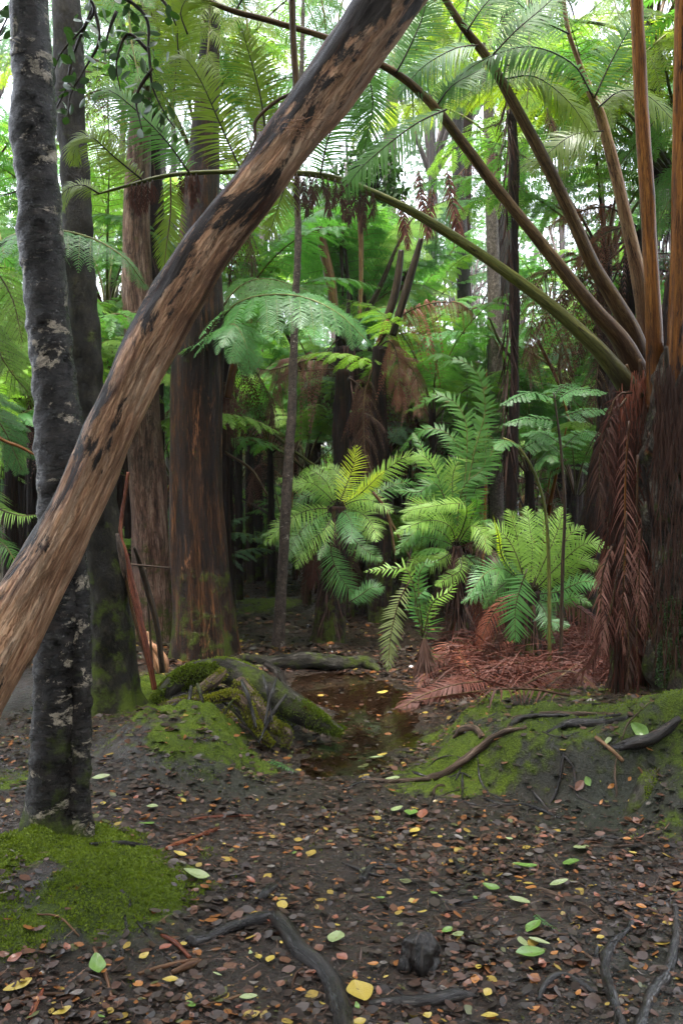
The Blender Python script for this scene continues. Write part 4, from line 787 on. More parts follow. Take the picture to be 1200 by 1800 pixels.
clump('broad_fern', 'broad bright fern with a big drooping frond, beside the big right tree fern', (925, 1150), Y3, (930, 1040), 36, [
    ([(930, 1040), (915, 990), (905, 930), (890, 895)], 36, 'fern_lime', dict(dY=.1, gap=.6)), ([(932, 1040), (950, 980), (955, 930), (950, 895)], 40, 'fern_lime', dict(dY=.2, gap=.6)),
    ([(934, 1040), (975, 985), (1000, 940), (1025, 925)], 36, 'fern_lime', dict(dY=.1)), ([(936, 1042), (985, 990), (1030, 955), (1080, 965)], 30, 'fern_lime', dict(dY=-.3)),
    ([(936, 1045), (980, 1040), (1025, 1022), (1064, 1030)], 24, 'fern_cool', dict(dY=-.5, label='low pale green side frond')), ([(934, 1050), (975, 1060), (1010, 1050), (1040, 1065)], 18, 'fern', dict(dY=-.3)),
    ([(926, 1000), (915, 1030), (905, 1070), (905, 1128)], 42, 'fern_cool', dict(Y=7.5, droop=.08, npin=26, label='big drooping frond hanging to a point', gap=.75)),
    ([(928, 1040), (885, 1000), (850, 1010), (822, 1050)], 32, 'fern_cool', dict(dY=-.4)), ([(930, 1040), (900, 1020), (870, 1040), (850, 1070)], 22, 'fern', dict(dY=-.2)),
    ([(928, 1038), (885, 985), (875, 940), (866, 905)], 7, 'fern_yellow', dict(dY=-.5, sm='stipe_green', name='fiddlehead', label='yellow green uncurling young frond', r0=.009)),
    ([(930, 1040), (965, 1080), (960, 1110), (975, 1130)], 18, 'fern', dict(dY=-.2)), ([(930, 1040), (935, 970), (930, 925), (925, 890)], 38, 'fern_lime', dict(dY=.3)), ([(932, 1040), (968, 960), (985, 915), (985, 890)], 36, 'fern_lime', dict(dY=.2)),
    ([(934, 1042), (990, 1010), (1020, 985), (1060, 1000)], 28, 'fern_lime', dict(dY=-.1)), ([(928, 1040), (900, 960), (870, 930), (840, 940)], 30, 'fern_lime', dict(dY=.1)), ([(930, 1042), (900, 1010), (880, 1000), (868, 1030)], 26, 'fern', dict(dY=-.4)),
    ([(932, 1044), (955, 1070), (965, 1090), (1000, 1100)], 24, 'fern_cool', dict(dY=-.3)), ([(920, 1040), (880, 1060), (850, 1110), (845, 1140)], 24, 'dead_rust', dict(sm='stipe_brown', name='dead_frond', droop=.6)),
    ([(940, 1060), (1000, 1060), (1050, 1100), (1060, 1150)], 26, 'dead', dict(sm='stipe_brown', name='dead_frond', droop=.9)), ([(940, 1060), (950, 1100), (985, 1130), (1010, 1150)], 26, 'dead', dict(sm='stipe_brown', name='dead_frond', droop=.9)),
    ([(925, 1060), (890, 1090), (860, 1140), (850, 1165)], 24, 'dead_dark', dict(sm='stipe_brown', name='dead_frond', droop=.9))])
clump('small_pool_fern', 'small pale fern with hanging faded fronds at the far edge of the pool', (748, 1182), 7.9, (745, 1120), 10, [
    ([(720, 1020), (700, 1060), (686, 1120), (682, 1180)], 27, 'fern_pale', dict(label='faded yellowish frond hanging straight down', npin=34, Y=7.7, sm='stipe_brown')), ([(745, 1130), (752, 1100), (748, 1070), (742, 1048)], 32, 'fern', dict(npin=16, gap=.5)),
    ([(745, 1140), (755, 1150), (748, 1170)], 22, 'fern', dict(npin=12, gap=.6)), ([(742, 1120), (720, 1010), (690, 1000), (640, 1005)], 22, 'fern_lime', dict(npin=24, gap=.5)),
    ([(742, 1100), (735, 1040), (740, 1000), (770, 985)], 22, 'fern', dict(npin=20)), ([(742, 1120), (760, 1060), (790, 1040), (800, 1020)], 18, 'fern_lime', dict(npin=18, gap=.5)), ([(742, 1110), (728, 1060), (745, 1040), (752, 1060)], 20, 'fern_cool', dict(npin=16))], 'fern_trunk')
# two lacy young fronds on tall bare stalks
def lacy(name, label, foot, pts, Y, sm, side, seed):
    b = gp(*foot); b = np.array([at(foot[0], foot[1], Y)[0], Y, 0]); b[2] = hz(b[0], b[1])
    t = thing(name, label, 'fern', b); P = np.vstack([b - (0, 0, .05), A(pts, Y)])
    g = Geo(); tube(g, P, np.linspace(.017, .006, len(P)), 10, .04, .002, 30, .2, seed=seed); st = g.build('stalk', M[sm], t)
    for q, s_ in enumerate(side):
        put_frond(st, A(s_, Y, -.3 + .12 * q), 'side_branch', sm, 'fern_cool', kind='tree', r0=.004, r1=.001, t0=.12, npin=14, lp=.14, npu=9, pw=.022, n=(0, -.5, .9), droop=.3, seed=seed + q, ns=5, jit=.1)
    return t
lacy('lacy_fern', 'slender dark stalk topped with airy spreading lace fronds, before the right tree fern', (985, 1095), [(988, 1000), (992, 900), (986, 800), (976, 715), (972, 690)], 7.6, 'stipe_dark',
     [[(975, 700), (930, 690), (880, 712)], [(975, 705), (1010, 685), (1065, 690)], [(980, 740), (930, 735), (885, 745)], [(980, 735), (1030, 720), (1080, 722)], [(984, 780), (950, 760), (915, 762)], [(986, 790), (1020, 760), (1062, 762)], [(974, 700), (985, 680), (1020, 672)]], 21)
lacy('bowed_young_fern', 'green stalk bowed left at its top with few leaflets, beside the lace fern', (966, 1095), [(964, 1000), (958, 900), (944, 845), (925, 805), (905, 780), (884, 770)], 7.7, 'stipe_green',
     [[(905, 780), (890, 775), (872, 790)], [(935, 820), (960, 800), (975, 810)], [(915, 790), (950, 775), (990, 800)]], 31)

# ------------------------------------------------------------------ tree ferns of the undergrowth (templates, then copies)
def arch(L, e0, bend, n=7, tip=0.0):
    """frond line in the XZ plane, rising at e0 and bending over"""
    s = np.linspace(0, 1, n); an = e0 - bend * s ** 1.25; d = L / (n - 1); P = [np.zeros(3)]
    for a in an[:-1]: P.append(P[-1] + d * np.array([math.cos(a), 0, math.sin(a)]))
    return np.array(P) + np.stack([s * 0, .12 * L * tip * s ** 2, s * 0], -1)
FR = []     # near fronds: stalk + blade
for q, (L, e, b) in enumerate([(2.6, 62, 78), (2.9, 55, 85), (2.4, 70, 95), (2.7, 48, 80), (2.2, 78, 70), (2.5, 58, 105)]):
    sg, bg_ = frond(arch(L, R(e), R(b), tip=.5 * (-1) ** q), r0=.022, t0=.34, npin=17, lp=.62, kind='tree', n=(-.3, 0, 1), npu=24, pw=.085, droop=.45, ns=6, step=.12, seed=q, jit=.12, gap=.8)
    FR.append((sg.data('stalk', M['stipe_green']), bg_.data('blade', M['fern']), L))
def blade_with(me, mat):
    c = me.copy(); c.materials.clear(); c.materials.append(M[mat]); return c
FB = {(q, m): blade_with(FR[q][1], m) for q in range(6) for m in ('fern', 'fern_cool', 'fern_lime', 'fern_olive', 'fern_far', 'dead', 'dead_pink')}
FS = {(q, m): blade_with(FR[q][0], m) for q in range(6) for m in ('stipe_green', 'stipe_brown', 'stipe_tan', 'stipe_dark')}
DF = []     # dead fronds hanging from the crown
for q, (L, e, b) in enumerate([(1.7, 5, 100), (2.0, 20, 115), (1.5, -20, 70)]):
    sg, bg_ = frond(arch(L, R(e), R(b)), r0=.014, t0=.3, npin=16, lp=.34, kind='tree', n=(1, 0, .4), npu=12, pw=.045, droop=1.6, ns=5, step=.12, seed=50 + q, jit=.25, gap=.5, pudroop=.9)
    DF.append((sg.data('stalk', M['stipe_brown']), bg_.data('blade', M['dead'])))
DFB = {(q, m): blade_with(DF[q][1], m) for q in range(3) for m in ('dead', 'dead_dark', 'dead_pink', 'dead_rust')}
TR = []
for q in range(4):
    g = Geo(); tube(g, [(0, 0, -1.0), (.03, .02, -.5), (0, 0, 0.05)], [.12, .09, .09], 20, .04, .035, 9, .15, seed=q)
    n = 160; rg = np.random.default_rng(q); a = rg.uniform(0, 6.28, n); Q = np.stack([np.cos(a) * .1, np.sin(a) * .1, rg.uniform(-.8, .05, n)], -1)
    E = unit(np.stack([np.cos(a) * .4, np.sin(a) * .4, -np.ones(n)], -1) + rg.normal(0, .15, (n, 3))); W = unit(np.cross(E, np.stack([np.cos(a), np.sin(a), a * 0], -1)))
    blades(g, Q, E, W, rg.uniform(.1, .35, n), rg.uniform(.005, .016, n), np.cross(E, W), (.7, 1, .8, .2), 0, .2)
    TR.append(g.data('trunk', M['fern_trunk']))
def oriented(o, yaw, tilt, s):
    o.rotation_euler = (0, -tilt, yaw); o.scale = (s, s, s)
def tree_fern(name, label, X, Y, hgt, s, nf, leaf, seed, group=None, nd=3, sm='stipe_green', dead='dead', tilt=(-.25, .35), cat='tree fern', yaws=None):
    rg = np.random.default_rng(seed); z = hz(X, Y); t = thing(name, label, cat, (X, Y, z), group)
    o = link_child('trunk', TR[seed % 4], t, (0, 0, hgt), rg.uniform(0, 6), (s * .75, s * .75, max(.2, hgt) / .98))
    y0 = rg.uniform(0, 6.28)
    for k in range(nf):
        q = int(rg.integers(0, 6)); st = bpy.data.objects.new('frond', FS[(q, sm if rg.random() < .7 else 'stipe_brown')]); col.objects.link(st); st.parent = t; st.location = (0, 0, hgt)
        yaw = (y0 + 6.283 * k / nf + rg.normal(0, .18)) if yaws is None else yaws[k % len(yaws)] + rg.normal(0, .1)
        oriented(st, yaw, rg.uniform(*tilt), s * rg.uniform(.82, 1.12))
        lf = leaf if rg.random() < .8 else ('fern_lime' if leaf != 'fern_lime' else 'fern')
        b = bpy.data.objects.new('leaf_blade', FB[(q, lf)]); col.objects.link(b); b.parent = st
    for k in range(nd):
        q = int(rg.integers(0, 3)); st = bpy.data.objects.new('dead_frond', DF[q][0]); col.objects.link(st); st.parent = t; st.location = (0, 0, hgt - .03)
        oriented(st, rg.uniform(0, 6.28), rg.uniform(-.3, .2), s * rg.uniform(.7, 1.1)); b = bpy.data.objects.new('withered_blade', DFB[(q, dead)]); col.objects.link(b); b.parent = st
    return t
# label helper: what a background thing stands between, and how far back
MARK = [(-400, 'the left edge'), (100, 'the near lichened trunk'), (255, 'the pinkish trunk'), (345, 'the thick brown trunk'), (505, 'the slim pale sapling'), (620, 'the dark central fern trunk'), (868, 'the slim grey speckled trunk'), (1120, 'the arching tree fern'), (1600, 'the right edge')]
ORD = ['nearest', 'second', 'third', 'fourth', 'fifth', 'sixth', 'seventh', 'eighth', 'ninth', 'tenth', 'eleventh', 'twelfth', 'thirteenth', 'fourteenth', 'fifteenth', 'sixteenth', 'seventeenth', 'eighteenth', 'nineteenth', 'twentieth', 'twenty-first', 'twenty-second', 'twenty-third', 'twenty-fourth', 'twenty-fifth']
BG = []
def between(X, Y):
    px = to_px((X, Y, 1.6))[0]
    for a, b in zip(MARK[:-1], MARK[1:]):
        if px < b[0]: return a[1], b[1]
    return MARK[-2][1], MARK[-1][1]
def label_all(kind_word, items, back='back'):
    short = {'the near lichened trunk': 'the near trunk', 'the slim pale sapling': 'the sapling', 'the dark central fern trunk': 'the central fern', 'the slim grey speckled trunk': 'the speckled trunk', 'the thick brown trunk': 'the brown trunk', 'the pinkish trunk': 'the pink trunk'}
    """items (object, X, Y, look)"""
    bins = {}
    for it in items: bins.setdefault((between(it[1], it[2]), it[3]), []).append(it)
    for (bt, look), its in bins.items():
        its.sort(key=lambda i: i[2])
        for q, it in enumerate(its):
            o_ = '' if len(its) == 1 else (', nearest' if q == 0 else ', %s %s' % (ORD[min(q, 24)], back))
            it[0]['label'] = f"{look} {kind_word} between {short.get(bt[0], bt[0])} and {short.get(bt[1], bt[1])}{o_}".replace('between the left edge and', 'left of').replace('between the arching tree fern and the right edge', 'behind the arching tree fern')
ferns = []; low = []; low2 = []
def TF(px, Y, crown_py, s=1.0, nf=10, leaf='fern', look='green', **kw):
    X = at(px, 850, Y)[0]; top = at(px, crown_py, Y)[2]; h = max(.15, top - hz(X, Y)); sd = int(abs(px) * 7 + Y * 13)
    t = tree_fern('tree_fern', None, X, Y, h, s, nf, leaf, sd, 'tree ferns of the undergrowth', **kw); ferns.append((t, X, Y, look)); return t
# front row: dark central clump of trunks
TF(628, 12.5, 640, 1.0, 9, 'fern_cool', 'bluish green', nd=5, dead='dead', sm='stipe_dark', tilt=(.0, .5))
TF(598, 13.0, 590, .9, 8, 'fern', 'green', nd=4, dead='dead_dark', sm='stipe_dark', tilt=(.0, .5))
TF(400, 10.5, 600, .85, 11, 'fern_cool', 'bluish green', nd=2)
TF(395, 11.0, 690, .8, 9, 'fern', 'dark green', nd=3)
TF(715, 14.5, 640, .9, 9, 'fern', 'green', nd=4, dead='dead_pink', sm='stipe_brown')
TF(760, 11.5, 740, .7, 9, 'fern', 'green', nd=2)
TF(1010, 12, 680, .9, 10, 'fern_cool', 'bluish green', nd=4, dead='dead')
TF(1060, 10, 470, 1.0, 10, 'fern', 'green', nd=4, dead='dead_rust')
TF(980, 15, 760, .9, 10, 'fern', 'green', nd=3)
TF(1190, 9.0, 330, 1.1, 11, 'fern_olive', 'tall olive', nd=3)
TF(868, 12.6, 250, 1.0, 9, 'fern_olive', 'tall olive', nd=2)
TF(1330, 8.5, 250, 1.15, 10, 'fern', 'tall', nd=1)
TF(818, 16.6, 200, 1.05, 10, 'fern', 'tall', nd=0)
TF(20, 8.5, 640, .8, 9, 'fern', 'green', nd=2)
TF(-90, 7.6, 880, .7, 9, 'fern_cool', 'low', nd=2)
TF(-60, 10.5, 420, 1.0, 10, 'fern_cool', 'bluish green', nd=2)
TF(40, 12, 560, .9, 9, 'fern_lime', 'bright green', nd=1)
TF(190, 11.5, 560, .9, 10, 'fern', 'green', nd=1)
TF(200, 13.5, 470, 1.0, 10, 'fern_lime', 'bright green', nd=1)
TF(250, 10.2, 150, 1.0, 10, 'fern_olive', 'tall olive', nd=3, dead='dead')
TF(455, 15.5, 760, .9, 9, 'fern', 'green', nd=4, dead='dead_pink')
TF(1290, 11, 130, 1.0, 10, 'fern_lime', 'tall bright', nd=1)
TF(1140, 9.5, 90, 1.1, 10, 'fern_lime', 'tall bright', nd=1)
TF(350, 9.6, 300, .9, 8, 'fern', 'dark green', nd=2)
rg = np.random.default_rng(76)
for q, (px, Y, cy) in enumerate([(60, 9.5, 760), (150, 9.6, 830), (225, 11.5, 760), (40, 12.5, 900), (420, 13, 800), (440, 16, 640), (560, 14, 700), (520, 17, 800), (540, 12.5, 830), (680, 12.5, 800), (720, 13, 860), (780, 14, 700),
        (820, 12.2, 800), (905, 13.5, 700), (930, 11.5, 840), (1010, 10.5, 880), (1060, 11.5, 780), (1040, 14, 620), (960, 16, 560), (740, 16, 560), (650, 16, 520), (470, 19, 560), (200, 15, 640), (30, 15, 660), (900, 18, 470), (1080, 16, 520)]):
    leaf = ['fern', 'fern_lime', 'fern_cool', 'fern'][q % 4]
    TF(px, Y, cy, rg.uniform(.6, .8), 9, leaf, {'fern': 'green', 'fern_lime': 'bright green', 'fern_cool': 'bluish green'}[leaf], nd=q % 3, dead=['dead', 'dead_dark', 'dead_pink'][q % 3])
rg = np.random.default_rng(77)
for q in range(64):     # middle distance
    Y = 13 + 15 * (q / 64) ** 1.0 + rg.uniform(-.6, .6); px = rg.uniform(-150, 1350); hg = rg.uniform(.35, 1.5) if q % 2 else rg.uniform(1.5, 3.2)
    X = at(px, 850, Y)[0]
    if 400 < px < 560 and Y < 18 and hg < 1.5: px += 250
    leaf = ['fern', 'fern_far', 'fern_lime', 'fern_cool', 'fern_far'][int(rg.integers(0, 5))]
    look = {'fern': 'green', 'fern_far': 'pale green', 'fern_lime': 'bright green', 'fern_cool': 'bluish green'}[leaf]
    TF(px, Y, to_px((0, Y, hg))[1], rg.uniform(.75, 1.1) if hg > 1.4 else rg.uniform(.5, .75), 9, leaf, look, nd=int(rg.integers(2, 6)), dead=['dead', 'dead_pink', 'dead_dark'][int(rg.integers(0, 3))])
label_all('tree fern', ferns)
for px, Y, cy, s0, lf in ((405, 13.5, 760, .7, 'fern'), (440, 15, 720, .8, 'fern_far'), (475, 13.8, 800, .65, 'fern_lime'), (455, 18, 700, .9, 'fern_far'), (500, 19, 760, .8, 'fern_lime'), (420, 19, 780, .8, 'fern'), (545, 15.5, 740, .75, 'fern_far'), (700, 15, 700, .8, 'fern_far'), (760, 13.5, 780, .7, 'fern_lime'), (930, 14.2, 760, .75, 'fern_far'), (1000, 13.2, 820, .65, 'fern'), (1075, 13, 700, .8, 'fern_far'), (215, 13, 700, .7, 'fern_far'), (20, 9, 720, .6, 'fern_lime')):
    X = at(px, 850, Y)[0]; lk = {'fern': 'mid green', 'fern_lime': 'light green', 'fern_far': 'soft pale'}[lf]
    t = tree_fern('tree_fern', None, X, Y, max(.3, at(px, cy, Y)[2] - hz(X, Y)), s0, 10, lf, int(px + Y), 'tree ferns of the undergrowth', nd=3, dead='dead_pink'); low2.append((t, X, Y, lk))
label_all('tree fern', low2)
rg = np.random.default_rng(79)
for q in range(46):
    Y = rg.uniform(11.5, 21); px = rg.uniform(-60, 1260) if q % 3 else rg.uniform(395, 560)
    if q % 3 == 0: Y = rg.uniform(15, 22)
    elif 380 < px < 620 and Y < 15: px += 300
    leaf = ['fern', 'fern_lime', 'fern_far'][q % 3]; sd_ = len(ferns); X = at(px, 850, Y)[0]; s0 = rg.uniform(.38, .6)
    low.append((tree_fern('ground_fern', None, X, Y, rg.uniform(.15, .5), s0, 9, leaf, 900 + q, 'low ferns on the forest floor', nd=1 + q % 3, cat='fern', dead=['dead', 'dead_dark'][q % 2]), X, Y, {'fern': 'green low', 'fern_lime': 'bright low', 'fern_far': 'pale low'}[leaf]))
label_all('fern', low)
# far tree ferns: one mesh each
FAR = []
for q in range(4):
    g = Geo(); rg = np.random.default_rng(300 + q); tube(g, [(0, 0, -2.2), (0, 0, 0)], [.07, .06], 10, .3, .03, 6, .3, mi=0)
    for k in range(11):
        L = rg.uniform(2.1, 2.9); P = arch(L, R(rg.uniform(30, 75)), R(rg.uniform(75, 105))); yaw = 6.283 * k / 11 + rg.normal(0, .15); c, s_ = math.cos(yaw), math.sin(yaw)
        P = P @ np.array([[c, s_, 0], [-s_, c, 0], [0, 0, 1]]); sg, bg_ = frond(P, r0=.02, t0=.3, npin=14, lp=.6, n=(-.3 * c, -.3 * s_, 1), npu=11, pw=.085, droop=.45, ns=4, step=.4, seed=q * 20 + k, gap=1.0)
        for s0, mi in ((sg, 0), (bg_, 1)):
            for V, Fc, T in zip(s0.V, s0.Fs, s0.T): pass
            V = np.vstack(s0.V); T = np.vstack(s0.T); base = g.n; g.V.append(V); g.T.append(T); g.n += len(V)
            for Fc in s0.Fs: g.Fs.append(Fc + base); g.mi.append(mi)
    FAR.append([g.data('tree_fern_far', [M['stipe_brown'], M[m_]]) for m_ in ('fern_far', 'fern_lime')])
far = []
rg = np.random.default_rng(88)
for q in range(84):
    Y = rg.uniform(22, 44); px = rg.uniform(-200, 1400); hg = rg.uniform(.5, 2.0) if q % 3 else rg.uniform(2, 4.2); X = at(px, 850, Y)[0]; z = hz(X, Y); m_ = int(rg.random() < .35)
    o = bpy.data.objects.new('far_tree_fern', FAR[q % 4][m_]); col.objects.link(o); o.location = (X, Y, z + hg); s = rg.uniform(.9, 1.3); o.scale = (s, s, s); o.rotation_euler = (0, 0, rg.uniform(0, 6.28))
    tag(o, None, 'tree fern', 'far tree ferns in the mist'); far.append((o, X, Y, ['pale misty', 'yellowish misty'][m_]))
label_all('tree fern', far)

# ------------------------------------------------------------------ background trees
TRK = []
for q in range(4):
    g = Geo(); rg = np.random.default_rng(q + 5); b = rg.normal(0, .25, (6, 2)).cumsum(0); P = [(b[k, 0] * .5, b[k, 1] * .5, z) for k, z in enumerate((-.3, 2.5, 5, 8, 11, 14))]
    tube(g, P, [.2, .16, .145, .13, .10, .06], 14, .25, .03, 5, .5, seed=q, flare=(.5, .4, 5)); TRK.append((g.data('trunk', M['trunk_far']), P))
    TRK[-1][0].materials.clear(); TRK[-1][0].materials.append(M['trunk_far'])
trees = []
def BT(px, Y, s, w_, seed, look='slim grey', cz=1.0, mat=None):
    rg = np.random.default_rng(seed); X = at(px, 850, Y)[0]; z = hz(X, Y); t = thing('background_tree', None, 'tree', (X, Y, z), 'trees behind the undergrowth')
    me, P = TRK[seed % 4]
    if mat: me = blade_with(me, mat)
    yaw = rg.uniform(0, 6.28); o = link_child('trunk', me, t, (0, 0, 0), yaw, (w_, w_, s)); c, s_ = math.cos(yaw), math.sin(yaw)
    for k, (lz, f) in enumerate(((5, .95), (4, 1.1))[:1 if Y < 32 else 2]):
        p = P[lz]; lx, ly = p[0] * c - p[1] * s_, p[0] * s_ + p[1] * c
        off = rg.normal(0, .8, 2) * (k > 0); q = int(rg.integers(0, 4)); L = (lx * w_ + off[0], ly * w_ + off[1], p[2] * s + .8)
        link_child('limbs', CROWNS[q][1], t, L, k * 2.0, f * cz); link_child('crown', CROWNS[q][0], t, L, k * 2.0, f * cz)
    trees.append((t, X, Y, look))
rg = np.random.default_rng(99)
for q in range(24):
    Y = 19 + 32 * (q / 24) + rg.uniform(-1, 1); px = rg.uniform(-120, 1320)
    BT(px, Y, rg.uniform(.75, 1.15), rg.uniform(.5, 1.1), q, ['slim grey', 'thin dark'][q % 2], rg.uniform(1.0, 1.5), [None, 'trunk_black'][q % 2])
label_all('tree', trees)

# far-off wood that closes the view: one mass of trunks and leaves
g = Geo(); rg = np.random.default_rng(4)
for q in range(110):
    X = rg.uniform(-46, 46); Y = rg.uniform(50, 66); h = rg.uniform(11, 21); tube(g, [(X, Y, hz(X, Y) - .3), (X + rg.normal(0, .5), Y, h * .5), (X + rg.normal(0, 1), Y, h)], [.25, .18, .05], 6, 1.5, mi=0)
n = 60000; cc = np.stack([rg.uniform(-48, 48, 420), rg.uniform(50, 68, 420), rg.uniform(0, 1, 420) ** 1.0 * 25], -1)
C = cc[rg.integers(0, 420, n)] + unit(rg.normal(0, 1, (n, 3))) * rg.uniform(.5, 2.3, (n, 1)) * np.array([1, 1, .7]); E = unit(rg.normal(0, 1, (n, 3))); W = unit(np.cross(E, rg.normal(0, 1, (n, 3))))
L = rg.uniform(.2, .45, n); blades(g, C, E, W, L, L * .6, np.cross(E, W), (.3, 1, .1), 0, mi=1)
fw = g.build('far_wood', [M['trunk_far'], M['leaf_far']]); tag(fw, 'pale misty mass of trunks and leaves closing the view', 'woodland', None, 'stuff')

# unseen forest added behind and beside the viewer to cut the side light
g = Geo(); rg = np.random.default_rng(14); m_ = 520; an = rg.uniform(R(150), R(390), m_); rd = rg.uniform(6.5, 15, m_); cc = np.stack([np.cos(an) * rd * 1.15, np.sin(an) * rd - 1, rg.uniform(0, 1, m_) ** .8 * 8.5], -1)
n = 46000; C = cc[rg.integers(0, m_, n)] + unit(rg.normal(0, 1, (n, 3))) * rg.uniform(.3, 1.3, (n, 1)); E = unit(rg.normal(0, 1, (n, 3))); W = unit(np.cross(E, rg.normal(0, 1, (n, 3)))); L = rg.uniform(.14, .34, n)
k_ = ~((np.abs(C[:, 0]) < .42 * C[:, 1] + 1.6) & (C[:, 1] > 0)) & (C[:, 2] > height(C[:, 0], C[:, 1])); C, E, W, L = C[k_], E[k_], W[k_], L[k_]
blades(g, C, E, W, L, L * .5, np.cross(E, W), (.3, 1, .1), 0, mi=1)
m_ = 500; cc = np.stack([rg.uniform(-8, 8, m_), rg.uniform(-7, 4.6, m_), rg.uniform(7.0, 10.5, m_)], -1); n = 44000  # unseen canopy overhead, added to shade the foreground
C = cc[rg.integers(0, m_, n)] + unit(rg.normal(0, 1, (n, 3))) * rg.uniform(.2, 1.1, (n, 1)) * np.array([1, 1, .5]); C[:, 2] = np.maximum(C[:, 2], 2.6 + .62 * np.maximum(C[:, 1], 0) + 2.5); E = unit(rg.normal(0, 1, (n, 3))); W = unit(np.cross(E, rg.normal(0, 1, (n, 3)))); L = rg.uniform(.14, .34, n)
blades(g, C, E, W, L, L * .5, np.cross(E, W), (.3, 1, .1), 0, mi=1)
for q in range(46):
    a_, d_ = rg.uniform(R(160), R(380)), rg.uniform(6, 15); X, Y = math.cos(a_) * d_ * 1.15, math.sin(a_) * d_ - 1
    if abs(X) < .42 * Y + 1.6 and Y > 0: continue
    tube(g, [(X, Y, hz(X, Y) - .3), (X, Y, 5), (X + .3, Y, 11)], [.2, .15, .06], 7, 1.0, mi=0)
sw = g.build('unseen_shade_wood', [M['trunk_black'], M['leaf_dark']]); tag(sw, 'unseen dark mass of forest added behind, beside and above the viewer for shade', 'woodland', None, 'stuff')

# ------------------------------------------------------------------ misty air
m, t = new_mat('mist'); k = NT(t)
vp = k.n('ShaderNodeVolumePrincipled', Color=(.93, .97, 1.0, 1), Density=.0006, Anisotropy=.3)
t.links.new(vp.outputs[0], k.n('ShaderNodeOutputMaterial').inputs['Volume'])
g = Geo(); x0, x1, y0, y1, z0, z1 = -78, 78, -16, 118, -4, 24
V = [(x, y, z) for x in (x0, x1) for y in (y0, y1) for z in (z0, z1)]
g.add(V, [[0, 1, 3, 2], [4, 6, 7, 5], [0, 4, 5, 1], [2, 3, 7, 6], [0, 2, 6, 4], [1, 5, 7, 3]])
hzb = g.build('haze', m, smooth=False); hzb['kind'] = 'stuff'; hzb['label'] = 'thin pale mist hanging in the whole forest'; hzb['category'] = 'mist'

ZN = [((740, 1660), 'around the black stump'), ((480, 1680), 'beside the thick black root'), ((210, 1740), 'below the mossy mound in the left corner'), ((250, 1440), 'right of the near trunk'), ((560, 1470), 'in the middle of the path below the pool'), ((900, 1570), 'near the heap of orange leaves'), ((1120, 1680), 'between the twisted right roots'), ((980, 1430), 'at the foot of the mossy bank'), ((760, 1450), 'on the path left of the bank')]
# ------------------------------------------------------------------ roots, fallen wood, stump
def on_ground(pts, lift=.3, Y=None):
    """(px, py, width px[, Y]) -> points resting on the ground with their radii"""
    P, r = [], []
    for p in pts:
        if len(p) > 3: c = at(p[0], p[1], p[3]); rr = p[2] / 2 * p[3] / F
        else:
            c = gp(p[0], p[1]); rr = p[2] / 2 * c[1] / F; c = c + np.array([0, 0, rr * lift])
        P.append(c); r.append(rr)
    return np.array(P), r
def root(name, label, pts, mat='root', lift=.25, parent=None, cat='root', amp=.5, seed=0, group=None, step=.012, ns=18):
    P, r = on_ground(pts, lift - .2 * (cat == 'root')); g = Geo(); wv = P[1:-1]; wv += np.random.default_rng(seed + 3).normal(0, .25, wv.shape) * np.mean(r); tube(g, P, r, ns, step, amp * np.mean(r), .55 / np.mean(r), .3, seed=seed)
    if parent is not None: return g.build(name, M[mat], parent)
    o = g.build(name, M[mat], None, origin=P[0]); return tag(o, label, cat, group)
def tufts(P, N_, size=(.006, .014), seed=0, mat='moss_leaf', name='moss', parent=None, wide=.45):
    rg = np.random.default_rng(seed); n = len(P); E = unit(N_ + rg.normal(0, .75, (n, 3))); W = unit(np.cross(E, rg.normal(0, 1, (n, 3)))); L = rg.uniform(*size, n)
    g = Geo(); blades(g, P, E, W, L, L * wide, np.cross(E, W), (.5, 1, .1), .1); return g.build(name, M[mat], parent)
M['moss_leaf'] = leafmat('moss_leaf', (.03, .055, .006), (.17, .23, .02), .35, .6, (1.3, 1.3, .4), .2, (.10, .055, .012))
M['moss_gold'] = leafmat('moss_gold', (.05, .07, .008), (.24, .25, .025), .35, .6, (1.3, 1.2, .4), .2)
ra = thing('root_arch', 'moss covered arching root mass between the thick brown trunk and the pool', 'root', at(420, 1290, 6.1))
PR_ = []
def ra_root(pts, mat='root_moss', mossy=.5, gold=False, seed=0, name='root'):
    g = Geo(); P = at_list(pts); r = [p[2] / 2 * p[3] / F for p in pts]; Ct, rr, T = tube(g, P, r, 24, .015, .22 * np.mean(r), .4 / np.mean(r), .35, seed=seed); g.build(name, M[mat], ra)
    rg = np.random.default_rng(seed + 5); n = int(4200 * mossy * len(Ct) * .015 / .3)
    if n > 20:
        i = rg.integers(0, len(Ct), n); d = unit(rg.normal(0, 1, (n, 3)) + np.array([0, -.2, .75])); d = unit(d - T[i] * np.sum(d * T[i], 1, keepdims=True))
        k = vnoise(Ct[i] * 9 + d * 1.5) > -.25; i, d = i[k], d[k]
        o = tufts(Ct[i] + d * rr[i][:, None] * .95, d, (.009, .022), seed, 'moss_gold' if gold else 'moss_leaf', 'moss_cover', ra); o['kind'] = 'stuff'
def at_list(pts): return np.array([at(p[0], p[1], p[3]) for p in pts])
ra_root([(262, 1262, 30, 6.5), (300, 1215, 44, 6.5), (340, 1186, 44, 6.5), (395, 1180, 44, 6.45), (450, 1205, 50, 6.3), (510, 1240, 48, 6.15), (560, 1268, 34, 6.05), (602, 1288, 16, 6.0)], mossy=1.0, seed=1)
ra_root([(330, 1192, 30, 6.55), (380, 1176, 40, 6.6), (430, 1186, 40, 6.6), (480, 1220, 30, 6.5), (520, 1262, 26, 6.3)], mossy=.6, seed=2)
